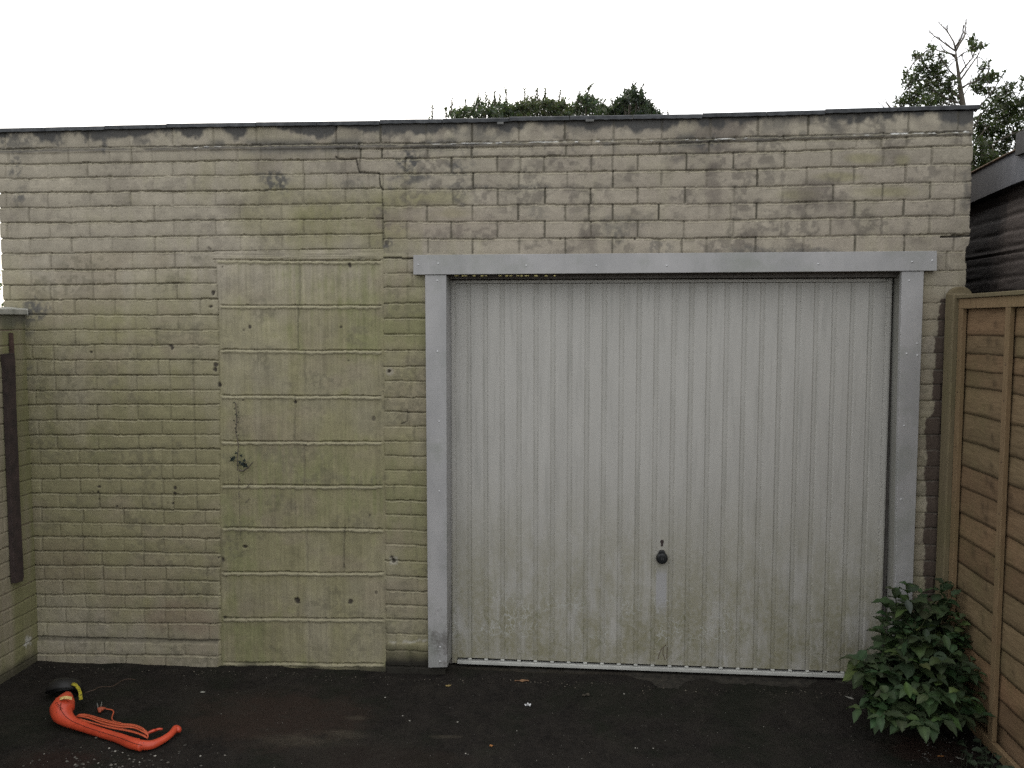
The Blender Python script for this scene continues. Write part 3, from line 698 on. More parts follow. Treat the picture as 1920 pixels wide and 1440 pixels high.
# handle
b = MB(); Mh = Matrix.Translation((hx, YD, hz)) @ Matrix.Rotation(PI / 2, 4, 'X')
b.lathe([(.020, 0), (.0285, .004), (.030, .016), (.0275, .026), (.021, .031), (.0001, .0325)], Mh @ Matrix.Translation((0, -.003, 0)), 28)
outl = [(-.0185, .0), (-.0175, .024), (-.0155, .033), (-.009, .0365), (0, .0375), (.009, .0365), (.0155, .033), (.0175, .024), (.0185, 0)]
vs = [(hx + a, YD - .004, hz + c) for a, c in outl] + [(hx + a * .93, YD - .022, hz + c * .96) for a, c in outl]
n = len(outl); b.add(vs, [tuple(range(n)), tuple(range(2 * n - 1, n - 1, -1))] + [(i, i + n, (i + 1) % n + n, (i + 1) % n) for i in range(n)])
hd = dchild(b.build('handle', M_BLACK, None, False, bevel=.002))
b = MB(); yb = YD - .0345
for a in (-.006, .004): b.box((hx + a, yb, hz - .010), (hx + a + .003, yb + .003, hz + .006))
b.box((hx - .0032, yb + .0005, hz - .0035), (hx + .0042, yb + .003, hz - .0005))
o = b.build('handle_mark', simple('grey_print', (.05, .05, .05), (.065, .065, .065), 20, .5, None), None); o.parent = hd
b = MB(); c = PY(1241.3, 1017, YD - .004)
b.lathe([(.0001, .003), (.0085, .003), (.0095, 0)], Matrix.Translation((c[0], YD - .001, c[2] + .003)) @ Matrix.Rotation(PI / 2, 4, 'X'), 16)
b.box((c[0] - .0052, YD - .0035, c[2] - .020), (c[0] + .0052, YD + .0, c[2] + .002)); dchild(b.build('keyhole_cover', M_DARKMETAL, None, bevel=.001))
# rust scratch at the bottom of the door
b = MB()
for pts in ([(1234, 1236), (1236, 1226), (1240, 1217), (1249, 1209)], [(1244, 1215), (1243, 1224), (1247, 1237)], [(1251, 1213), (1250, 1235)]):
    q = [PY(u, v, YD - .0025) for u, v in pts]; b.tube(q, .0012, 5)
dchild(b.build('rust_scratch', simple('rust', (.07, .04, .03), (.12, .07, .05), 60, .9), None))
# threshold
b = MB(); nx_ = 120; rr = np.random.RandomState(4); tv = []
for i in range(nx_ + 1):
    x = PY(800, 1255)[0] + (2.6 + .02) * i / nx_
    h0 = dz0 - .036 + .020 * float(fbm(np.array([x * 6.]), np.array([0.]), 7, 4)[0]); y0 = -.03 - .05 * float(fbm(np.array([x * 5.]), np.array([3.]), 8, 4)[0])
    tv += [(x, y0 - .03, -.02), (x, y0, h0 * .55), (x, y0 + .03, h0), (x, .09, min(dz0 - .014, h0 + .012)), (x, .19, dz0 - .014)]
b.add(tv, [(k * 5 + a, (k + 1) * 5 + a, (k + 1) * 5 + a + 1, k * 5 + a + 1) for k in range(nx_) for a in range(4)])
th = b.build('threshold', M_CONC, garage, True); tag(th, 'rough dark concrete threshold under the door')

# ================================================================== SIDE BOUNDARY WALL (left)
c0 = PZ(77, 1243); c1 = PZ(0, 1285)
SX = PY(60, 900)[0]
dirw = Vector((c1[0] - SX, c1[1], 0)); kx = (c1[0] - SX) / c1[1] if abs(c1[1]) > .01 else 0
kx = max(-.12, min(.12, kx))
LEN = 6.0; SH = PX(30, 590, SX)[2]
bw = empty('boundary_wall', (SX - .1, -LEN / 2, 0)); tag(bw, 'low cream painted brick wall running out from the left corner of the garage', 'wall')
ys = np.concatenate([np.arange(0, -1.4, -.004), np.arange(-1.4, -LEN, -.05)]); zz = np.arange(-.03, SH, .004)
YY, ZZ = np.meshgrid(ys, zz)
H2 = np.zeros_like(YY); Jt = np.zeros_like(YY); tn2 = np.zeros_like(YY)
# courses continue those of the front wall round the corner
clz = [PY(60, a[0])[2] for a in A]
w2 = (fbm(YY * 22, ZZ * 22, 321, 3) - .5) * 2; r2 = (fbm(YY * 70, ZZ * 70, 341, 3) - .5) * 2
row = np.zeros(YY.shape, int)
LZ = [z + (fbm(YY * 5 + k * 7, YY * 0, 350, 3) - .5) * .009 for k, z in enumerate(clz)]
for k in range(len(LZ)): row += (ZZ < LZ[k])
for r in range(1, len(LZ)):
    mk = row == r
    if not mk.any(): continue
    dT = (LZ[r - 1][mk] - ZZ[mk]) * 1000 + r2[mk] * 1.6 + w2[mk]
    js = np.sort(np.array([-.0 - .2235 * k - (.11 if r % 2 else 0) + rs.uniform(-.008, .008) for k in range(-1, 32)])); ji = rs.uniform(.1, .8, len(js))
    i = np.clip(np.searchsorted(js, YY[mk]), 1, len(js) - 1); dl = YY[mk] - js[i - 1]; dr = js[i] - YY[mk]
    near = np.where(dl < dr, i - 1, i); dv = np.minimum(dl, dr) * 1000 + w2[mk] * 2
    g = sst(-1.5, .8, dT) * (1 - sst(3, 8, dT)); vg = (1 - sst(2, 6, dv)) * ji[near]
    H2[mk] = -.0075 * g * rs.uniform(.6, 1.1) - .004 * vg + rs.uniform(-.001, .001, len(js))[i]; Jt[mk] = g; tn2[mk] = rs.uniform(-1, 1, len(js))[i]
H2 += (fbm(YY * 28, ZZ * 28, 361, 4) - .5) * .0022
H2 += .0
m1 = fbm(YY * 3, ZZ * 3, 371, 5) - .5; m2 = fbm(YY * 10, ZZ * 10, 381, 5) - .5; vs_ = fbm(YY * 14, ZZ * .8, 391, 4) - .5
Cw = np.ones(YY.shape + (3,)) * np.array([.300, .252, .200]); Cw *= (1 + tn2 * .05 + m2 * .2)[..., None]
def mixw(m, col):
    global Cw
    m = np.clip(m, 0, 1)[..., None]; Cw = Cw * (1 - m) + np.array(col) * m
corner = sst(-.42, -.05, YY)
mixw(np.clip(.15 + .75 * corner + vs_ + m1 * .8, 0, .9), (.185, .18, .085))
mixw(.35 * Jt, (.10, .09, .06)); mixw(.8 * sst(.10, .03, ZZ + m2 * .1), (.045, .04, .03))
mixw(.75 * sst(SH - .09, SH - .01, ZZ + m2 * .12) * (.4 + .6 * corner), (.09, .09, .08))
mixw(.8 * (1 - sst(.015, .05, np.hypot(YY + .09, (ZZ - .13) * 1.0) + m2 * .12)) * sst(.5, .56, fbm(YY * 60, ZZ * 60, 395, 4)), (.42, .41, .37))
Pw = np.stack([SX + kx * YY + H2, YY, ZZ], -1).reshape(-1, 3)
o = np_mesh('wall_face', Pw, grid_faces(*YY.shape)[:, ::-1], M_WALL, bw, Cw.reshape(-1, 3))
b = MB(); xa, xb = SX - .006, SX - .21; e = kx * -LEN
b.add([(xa, -.012, -.05), (xb, -.012, -.05), (xb + e, -LEN, -.05), (xa + e, -LEN, -.05), (xa, -.012, SH - .002), (xb, -.012, SH - .002), (xb + e, -LEN, SH - .002), (xa + e, -LEN, SH - .002)],
      [(0, 3, 2, 1), (4, 5, 6, 7), (0, 1, 5, 4), (1, 2, 6, 5), (2, 3, 7, 6), (3, 0, 4, 7)])
b.build('wall_core', M_BRICKPLAIN, bw)
b = MB(); zc = SH
for i in range(10):
    y0_ = -.006 - i * .6; y1_ = y0_ - .594; xo = .018
    vs = []
    for (yy) in (y0_, y1_):
        k_ = kx * yy; vs += [(SX + xo + k_, yy, zc), (SX + xo + k_, yy, zc + .028), (SX - .1 + k_, yy, zc + .038), (SX - .23 + k_, yy, zc + .028), (SX - .23 + k_, yy, zc)]
    b.add(vs, [(a, a + 5, (a + 1) % 5 + 5, (a + 1) % 5) for a in range(5)] + [(4, 3, 2, 1, 0), (5, 6, 7, 8, 9)])
b.build('coping_stone', simple('pale_coping_stone', (.22, .22, .19), (.40, .39, .34), 14, .85, (60, .5, .004)), bw, bevel=.003)
# dark strip fixed against the side wall
def onside(u, v, off=.0): 
    # intersect with tilted side plane x = SX + kx*y + off
    d = ray(u, v); t_ = (SX + kx * Cv[1] + off - Cv[0]) / (d[0] - kx * d[1]); return Cv + d * t_
def extr(name, uv, off, th_, m, parent):
    f = [onside(u, v, off + th_) for u, v in uv]; r = [(p[0] - th_, p[1], p[2]) for p in f]; n = len(uv)
    b = MB(); b.add([tuple(p) for p in f] + r, [tuple(range(n)), tuple(range(2 * n - 1, n - 1, -1))] + [(i, i + n, (i + 1) % n + n, (i + 1) % n) for i in range(n)])
    return b.build(name, m, parent, bevel=.001)
pb = onside(30, 1090, .002)
strip = empty('timber_strip', tuple(pb)); tag(strip, 'long black weathered strip fixed upright to the inside of the low left wall', 'post')
extr('strip_board', [(8, 664), (27, 662), (29, 676), (31, 760), (35, 860), (39, 960), (43, 1040), (45, 1080), (43, 1090), (28, 1094), (26, 1060), (22, 960), (18, 860), (14, 760), (11, 690)], .004, .022, M_DARKMETAL, strip)
extr('strip_spike', [(20.5, 624), (25, 624), (28, 672), (22, 672)], .004, .012, simple('rust_brown', (.05, .03, .025), (.09, .055, .045), 30, .9), strip)

# ================================================================== FENCE (right)
FX = PY(1788, 800, -.13)[0]                 # left face of the panel frame
fpx = PY(1765, 760, -.04)[0]
ztop = PX(1792, 558, FX)[2]
post = empty('fence_post', (fpx + .04, -.085, 0)); tag(post, 'green tinted square timber fence post against the brick beside the garage door', 'fence post')
b = MB(); zt_ = PY(1772, 548, -.085)[2]
b.add([(fpx, -.13, -.05), (fpx + .08, -.13, -.05), (fpx + .08, -.04, -.05), (fpx, -.04, -.05), (fpx, -.13, zt_ - .01), (fpx + .08, -.13, zt_ - .01), (fpx + .08, -.04, zt_ - .002), (fpx, -.04, zt_ - .002)],
      [(0, 3, 2, 1), (4, 5, 6, 7), (0, 1, 5, 4), (1, 2, 6, 5), (2, 3, 7, 6), (3, 0, 4, 7)])
b.build('post_shaft', M_POST, post, bevel=.006)
# rounded post behind
rp_c = PY(1803, 540, -.045); rr_ = .042
rpost = empty('round_post', (rp_c[0] + .0, -.045, 0)); tag(rpost, 'round topped mossy timber post standing just behind the fence panel corner', 'fence post')
b = MB(); vs = []
for k in range(13):
    a = PI * k / 12; vs.append((rp_c[0] + .055 * math.cos(a), PY(1803, 556, -.045)[2] + .055 * math.sin(a) * .85))
pts = [(rp_c[0] + .055, -.02)] + vs + [(rp_c[0] - .055, -.02)]
n = len(pts); b.add([(x, -.038, z) for x, z in pts] + [(x, -.008, z) for x, z in pts], [tuple(range(n))[::-1], tuple(range(n, 2 * n))] + [(i, i + n, (i + 1) % n + n, (i + 1) % n)[::-1] for i in range(n)])
b.build('post_shaft', M_POST, rpost, bevel=.004)
fence = empty('fence', (FX + .02, -1.05, 0)); tag(fence, 'brown waney lap timber fence panel along the right side', 'fence')
PYa, PYb = -.135, -1.96
for za_, zb_ in ((ztop - .052, ztop - .007), (.03, .075)):
    b = MB(); b.box((FX - .001, PYb, za_), (FX + .02, PYa, zb_)); b.build('rail', M_TIMV, fence, bevel=.002)
b = MB(); b.box((FX - .012, PYb - .01, ztop - .006), (FX + .05, PYa + .01, ztop + .012)); b.build('capping_strip', M_POST, fence, bevel=.003)
bu = [PX(1881, 700, FX)[1], 0]
yb1 = PX(1880, 700, FX)[1]
for (ya, yb_) in ((PYa, PYa - .045), (yb1, yb1 - .040), (yb1 - .62, yb1 - .66), (yb1 - 1.1, yb1 - 1.14), (PYb + .045, PYb)):
    b = MB(); b.box((FX, yb_, .076), (FX + .019, ya, ztop - .0525), (.92, .92, .92)); b.build('batten', M_TIMV, fence, bevel=.002)
# boards: lapped, each lower edge proud and waney
blz = [PX(1800, v, FX + .02)[2] for v in (588, 628, 662, 691, 722, 773, 825, 873, 912, 962, 1008, 1058, 1108, 1155, 1200, 1245, 1290, 1335, 1380)]
b = MB(); nb = 90
yv = np.linspace(PYa - .0, PYb, nb + 1)
for k in range(len(blz) - 1):
    zt2, zb2 = blz[k] + .018, blz[k + 1]
    if zb2 < .05: break
    wv1 = (fbm(yv * 5 + k * 13, yv * 0 + k, 401, 4) - .5) * .012; wv1 = wv1 - .25 * 0
    g = .74 + .45 * rs.rand(); rd = 1 + .10 * rs.uniform(-1, 1)
    vs = []; nrow = 9; cs = []
    knots = [(rs.uniform(PYb, PYa), rs.uniform(.2, .8), rs.uniform(.012, .024)) for _ in range(4)] + [(PX(1852, 700, FX)[1] + rs.uniform(-.03, .03), rs.uniform(.3, .7), .016)]
    for q in range(nrow):
        t_ = q / (nrow - 1)
        for i, y in enumerate(yv):
            z = zt2 + (zb2 + wv1[i] - zt2) * t_; x = FX + .028 - .0040 * t_ + .0015 * math.sin(y * 11 + k)
            kn = 0
            for (ky, kt, kr) in knots:
                d = math.hypot((y - ky), (t_ - kt) * (zt2 - zb2)) / kr; kn = max(kn, math.exp(-d * d))
            x -= .004 * kn
            vs.append((x, y, z)); c = g * (1 - .5 * kn) * (.86 + .28 * fbm(np.array([y * 3.]), np.array([z * 22. + k]), 611, 3)[0]) * (1 - .18 * sst(.55, 1., t_)); cs.append((c * rd, c, c * (.95)))  # last factor paints a soft shadow tone along each lower edge
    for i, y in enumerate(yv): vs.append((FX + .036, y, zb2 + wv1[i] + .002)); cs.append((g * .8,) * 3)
    n0 = len(b.v); b.v += [tuple(map(float, p)) for p in vs]; b.c += cs; w_ = nb + 1
    b.f += [(n0 + q * w_ + i, n0 + q * w_ + i + 1, n0 + (q + 1) * w_ + i + 1, n0 + (q + 1) * w_ + i) for q in range(nrow) for i in range(nb)]
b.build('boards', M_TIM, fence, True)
M_NAIL = simple('rusty_nail', (.05, .035, .025), (.08, .05, .035), 60, .6, None)
for (ya, yb_) in ((PYa, PYa - .045), (yb1, yb1 - .040)):
    for k in range(2, len(blz) - 2, 2):
        if blz[k] < .2: continue
        b = MB(); b.lathe([(.0035, 0), (.0030, .0012), (.0001, .0016)], Matrix.Translation((FX - .0002, (ya + yb_) / 2, blz[k] - .03)) @ Matrix.Rotation(-PI / 2, 4, 'Y'), 8); b.build('nail', M_NAIL, fence, True)
b = MB(); b.box((FX + .040, PYb, .04), (FX + .048, PYa, ztop - .02)); b.build('panel_back', M_TIM, fence)

# ================================================================== NEIGHBOURING BUILDING
NXp = 2.06
nbg = empty('outbuilding', (NXp + 1.5, 3, 0)); tag(nbg, 'dark neighbouring outbuilding with rough courses and grey roof edge behind the fence', 'building')
yn = np.arange(-1.0, 6.0, .012); zn = np.arange(0, 2.56, .006); YN, ZN = np.meshgrid(yn, zn)
rw = np.floor(ZN / .075 + (fbm(YN * 2, ZN * 0, 501, 3) - .5) * .4)
fz = ZN / .075 + (fbm(YN * 2, ZN * 0, 501, 3) - .5) * .4 - rw
Hn = .004 * sst(0, .3, fz) * sst(1, .8, fz) + (fbm(YN * 10, ZN * 45, 511, 4) - .5) * .006
big = np.abs(((ZN - .05) % .30) - .15); Hn -= .008 * (1 - sst(.0, .010, .15 - big))
gap_shade = sst(PX(1885, 430, NXp)[1], PX(1858, 430, NXp)[1], YN + (fbm(YN * 6, ZN * 4, 521, 4) - .5) * .25)  # shade of the narrow gap, painted near-black into the wall colour
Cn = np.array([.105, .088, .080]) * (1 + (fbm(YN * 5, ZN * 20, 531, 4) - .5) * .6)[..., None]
mm = np.clip(gap_shade * .97 + .8 * sst(2.3, 2.5, ZN + .1 * (YN > .3)), 0, .95)[..., None]; Cn = Cn * (1 - mm) + np.array([.008, .0075, .009]) * mm
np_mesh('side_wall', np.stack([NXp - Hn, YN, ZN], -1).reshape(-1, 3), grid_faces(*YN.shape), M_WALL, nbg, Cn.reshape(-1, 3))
b = MB(); b.box((NXp + .03, -1.0, 0), (NXp + 3, 6, 2.5)); b.build('core_wall', M_BRICKPLAIN, nbg)
def zy(u, v, X_): p = PX(u, v, X_); return p[1], p[2]
f1 = [zy(1800, 337, NXp - .04), zy(1826, 323, NXp - .04), zy(1866, 302, NXp - .04), zy(1908, 281, NXp - .04)]
ya, za = f1[-1]
top = [(6.0, f1[0][1] - .05), (f1[0][0], f1[0][1]), f1[1], f1[2], f1[3], (-1.0, za + .02)]
bot = [(y, z - .155) for y, z in top]; bot[0] = (6., 2.44)
n = len(top); b = MB(); fc = simple('grey_fascia', (.085, .095, .115), (.16, .17, .195), 7, .6, (40, .3, .002), (1, 3, .6), use_attr=True)
cs = [.10, .10, .14, .42, .9, .9]  # fascia fades to dark toward the gap, shade carried in vertex colour
for i in range(n - 1):
    (y0_, z0_), (y1_, z1_) = top[i], top[i + 1]; (_, w0), (_, w1) = bot[i], bot[i + 1]
    k0 = len(b.v)
    for (y, z, c) in ((y0_, z0_, cs[i]), (y1_, z1_, cs[i + 1]), (y1_, w1, cs[i + 1]), (y0_, w0, cs[i])): b.v.append((NXp - .04, y, z)); b.c.append((c, c, c))
    for (y, z, c) in ((y0_, z0_, cs[i]), (y1_, z1_, cs[i + 1]), (y1_, w1, cs[i + 1]), (y0_, w0, cs[i])): b.v.append((NXp + .0, y, z)); b.c.append((c, c, c))
    b.f += [(k0, k0 + 1, k0 + 2, k0 + 3), (k0 + 4, k0 + 7, k0 + 6, k0 + 5), (k0 + 3, k0 + 2, k0 + 6, k0 + 7), (k0, k0 + 4, k0 + 5, k0 + 1)]
b.build('fascia', fc, nbg)
b = MB()
for i in range(1, n - 2):
    (y0_, z0_), (y1_, z1_) = top[i], top[i + 1]
    b.tube([(NXp - .045, y0_, z0_ + .002), (NXp - .045, y1_, z1_ + .002)], .005, 6)
b.build('rusty_edge', simple('orange_lichen_edge', (.05, .04, .03), (.15, .085, .04), 25, .9), nbg)
b = MB(); tp = [(y, z + .003) for y, z in top]
b.v = [(NXp - .035, y, z) for y, z in tp] + [(NXp + 3, y, z + .1) for y, z in tp]; b.c = [(1, 1, 1)] * len(b.v); b.f = [(i, i + n, i + 1 + n, i + 1) for i in range(n - 1)]
pc = PX(1914, 276, NXp - .04)
b.box((NXp - .055, -1.0, za - .03), (NXp - .041, pc[1] + .02, za + .075), (.5, .5, .5)); b.build('roof', M_FELT, nbg)

# ================================================================== LEAVES AND TREES
def leaf_batch(P, D, Nn, L, Wd, cols, bend=.25):
    """P base points, D directions, Nn approx normals; returns verts, quads for folded diamond leaves"""
    D = D / np.linalg.norm(D, axis=1, keepdims=True); S = np.cross(D, Nn); S /= (np.linalg.norm(S, axis=1, keepdims=True) + 1e-9); Nn = np.cross(S, D)
    L = L[:, None]; Wd = Wd[:, None]
    mid = P + D * L * .45; tip = P + D * L - Nn * L * bend * .5
    a = mid + S * Wd * .5 + Nn * Wd * .15; c = mid - S * Wd * .5 + Nn * Wd * .15
    Vt = np.stack([P, a, tip, c, mid], 1).reshape(-1, 3); n = len(P); i = np.arange(n)[:, None] * 5
    Ft = np.concatenate([i + np.array([0, 1, 4]), i + np.array([1, 2, 4]), i + np.array([2, 3, 4]), i + np.array([3, 0, 4])])
    return Vt, Ft, np.repeat(cols, 5, 0)
def rnd_unit(n, rsx):
    a = rsx.normal(size=(n, 3)); return a / np.linalg.norm(a, axis=1, keepdims=True)
def crown_mesh(name, parent, batches, m):
    Vs, Fs, Cs = [], [], []; o_ = 0
    for v_, f_, c_ in batches: Vs.append(v_); Fs.append(f_ + o_); Cs.append(c_); o_ += len(v_)
    return np_mesh(name, np.vstack(Vs), np.vstack(Fs), m, parent, np.vstack(Cs), False)
def leafcols(n, rsx, base=(.045, .065, .025), var=.35):
    k = 1 + rsx.uniform(-var, var, (n, 1)); y = rsx.uniform(-.15, .25, (n, 1))
    c = np.array(base) * k; c[:, 0:1] *= 1 + y; return np.clip(c, .004, 1)
def tree(name, label, base, depth, clumps, sprigs, lsize, dens, seed, lift=0, col=(.045, .065, .025), group=None, cat='tree'):
    """clumps: (u,v,radius px) surveyed at distance depth; sprigs: (u0,v0,u1,v1)"""
    rsx = np.random.RandomState(seed); s = (depth + CAMD) / FPX
    root = empty(name, base); tag(root, label, cat, group)
    bt = []; mb = MB()
    bx = Vector(base)
    top_c = [(Vector(PY(u, v - lift, depth + rsx.uniform(-.5, .5))), r * s) for u, v, r in clumps]
    low = []
    for c, r in top_c:      # clumps continue down so the crown is whole
        zc_ = c.z - .85
        while zc_ > .9:
            low.append((Vector((bx.x + (c.x - bx.x) * .85 + rsx.uniform(-.2, .2), c.y + rsx.uniform(-.1, .5), zc_)), .42)); zc_ -= .6
    for idx, (c, r) in enumerate(top_c + low):
        islow = idx >= len(top_c)
        nc = max(4, int(dens * (3.0 if not islow else .12) * (r / .2) ** 1.5 * .5))
        dirs = rnd_unit(nc, rsx); rad = r * 1.3 * rsx.rand(nc, 1) ** .62
        # small twig clusters inside the clump
        cen = np.array(c) + dirs * rad * np.array([1, 1, .9])
        per = 6; P = np.repeat(cen, per, 0) + rsx.normal(scale=lsize * .45, size=(nc * per, 3)) * .55
        D = rnd_unit(nc * per, rsx) * .7 + np.repeat(dirs, per, 0) * .3 + np.array([0, 0, .5]); Nn = rnd_unit(nc * per, rsx) + np.array([0, 0, .8])
        L = lsize * rsx.uniform(.7, 1.35, nc * per); k_ = np.repeat(rsx.uniform(.75, 1.25, (nc, 1)), per, 0)
        bt.append(leaf_batch(P, D, Nn, L, L * .42, leafcols(nc * per, rsx, col) * k_))
        st = Vector((bx.x, bx.y, max(.8, min(c.z - r * .5, c.z * .75)))); mdl = st.lerp(c, .5) + Vector(rsx.uniform(-.1, .1, 3))
        mb.tube([st, mdl, c], [.02, .010, .003], 5)
        for q in range(2 if not islow else 1):
            e_ = c + Vector(dirs[q % len(dirs)]) * r * .6; mb.tube([mdl, c.lerp(e_, .5), e_], [.006, .004, .0015], 4)
    for (u0, v0, u1, v1) in sprigs:
        a = Vector(PY(u0, v0, depth)); e_ = Vector(PY(u1, v1, depth)); n_ = max(4, int((e_ - a).length / (lsize * .24)))
        pts = [a.lerp(e_, i / n_) + Vector(rsx.normal(scale=lsize * .07, size=3)) for i in range(n_ + 1)]
        mb.tube(pts, [.007 * (1 - i / (n_ + 2)) + .0035 for i in range(n_ + 1)], 4)
        P = np.array([p for p in pts[1:] for _ in range(2)]); up = np.array((e_ - a).normalized()); az = rsx.uniform(0, 2 * PI, len(P))
        D = up * .9 + np.stack([np.cos(az), np.sin(az), az * 0], 1) * .7; Nn = rnd_unit(len(P), rsx) * .3 + up
        L = lsize * rsx.uniform(.6, 1.1, len(P)); bt.append(leaf_batch(P, D, Nn, L, L * .42, leafcols(len(P), rsx, col)))
    crown_mesh('crown', root, bt, M_LEAF)
    hgt = max(c.z for c, r in top_c)
    mb.tube([bx + Vector((0, 0, -.05)), bx + Vector((.04, 0, hgt * .3)), bx + Vector((-.03, .02, hgt * .6)), bx + Vector((.0, 0, hgt * .82))], [.13, .10, .07, .03], 9)
    mb.build('trunk', M_BARK, root, True)
    return root
TD = 8.0
def gb(u, d=TD): p = PY(u, 600, d); return (p[0], d, 0)
hed = 'evergreens behind the garage roof'
rk = random.Random(9)
def spr(lst): return [(u + rk.uniform(-2, 2), v0, u + rk.uniform(-3, 4), v1) for u, v0, v1 in lst]
tree('evergreen_shrub', 'sparse leafy shrub with thin upright shoots, leftmost above the garage roof', gb(870), TD,
     [(848, 225.6, 8), (870, 219.6, 8), (880, 223.6, 9), (898, 211.6, 9), (912, 216.5, 10), (930, 209.5, 10), (948, 216.5, 10), (960, 218.5, 10), (905, 228.3, 14), (925, 227.2, 15), (945, 228.3, 14), (860, 231.6, 9), (890, 230.4, 12)], spr([(811, 235, 198), (802, 240, 222), (847, 215, 187), (875, 215, 188), (896, 205, 178), (912, 205, 177), (927, 200, 171), (950, 200, 168), (838, 225, 203), (858, 222, 208), (935, 210, 182), (915, 205, 190)]), .058, 75, 51, lift=9, group=hed, cat='shrub', col=(.068, .085, .055))
tree('evergreen_shrub', 'dense rounded olive green shrub in the middle of the row above the roof', gb(1010, TD + .4), TD + .4,
     [(968, 211.5, 10), (980, 207.5, 10), (995, 204.4, 11), (1010, 203.4, 12), (1025, 204.4, 12), (1040, 206.4, 12), (1055, 207.4, 11), (1064, 215.6, 9), (985, 220.2, 15), (1005, 220.2, 16), (1030, 219.2, 16), (1050, 220.3, 14), (1068, 222.6, 8), (970, 226.3, 14)], spr([(985, 200, 170), (1003, 192, 170), (1010, 190, 168), (1024, 190, 167), (1048, 190, 170), (1018, 195, 178), (1056, 198, 184)]), .056, 105, 52, lift=5, group=hed, cat='shrub', col=(.078, .09, .055))
tree('evergreen_shrub', 'open shrub with two leaning leafy shoots, left of the darkest rounded one', gb(1100, TD - .4), TD - .4,
     [(1079, 207.6, 8), (1088, 198.6, 8), (1098, 195.6, 9), (1110, 197.6, 9), (1120, 201.6, 8), (1084, 216.4, 11), (1100, 214.4, 12), (1115, 215.4, 12), (1130, 213.6, 8), (1140, 214.7, 7), (1125, 221.6, 9)], [(1080, 205, 1086, 172), (1098, 192, 1106, 163), (1104, 172, 1108, 161), (1090, 195, 1088, 180), (1120, 212, 1134, 188), (1112, 200, 1116, 188)], .058, 70, 53, lift=5, group=hed, cat='shrub', col=(.068, .085, .055))
tree('evergreen_shrub', 'darkest densest rounded shrub at the right end of the row above the roof', gb(1185, TD), TD,
     [(1186, 176.7, 7), (1180, 186.5, 10), (1192, 185.5, 10), (1202, 190.5, 10), (1170, 192.5, 10), (1210, 201.6, 9), (1160, 200.6, 9), (1175, 208.2, 16), (1195, 208.2, 16), (1152, 208.6, 8), (1144, 215.7, 7), (1218, 209.6, 8), (1205, 220.3, 14), (1165, 220.3, 14), (1185, 221.3, 14), (1226, 217.7, 6), (1235, 218.8, 5)], [(1185, 180, 1187, 153), (1187, 168, 1191, 156), (1200, 180, 1206, 158), (1214, 200, 1220, 188), (1150, 200, 1146, 188), (1236, 222, 1237, 206), (1252, 222, 1252, 209), (1160, 200, 1152, 190)], .050, 150, 54, lift=3, group=hed, cat='shrub', col=(.042, .055, .040))
# thin lone stalks above the roof
b = MB(); q = [PY(1319, 216, 5.2), PY(1319.5, 205, 5.2), PY(1320, 194, 5.2)]; b.tube(q, .0022, 4); b.tube([PY(1320, 198, 5.2), PY(1320, 193, 5.2)], [.006, .004], 5)
o = b.build('dry_stalk', M_BARK); tag(o, 'thin dry seed stalk standing up behind the roof edge right of the shrubs', 'plant')

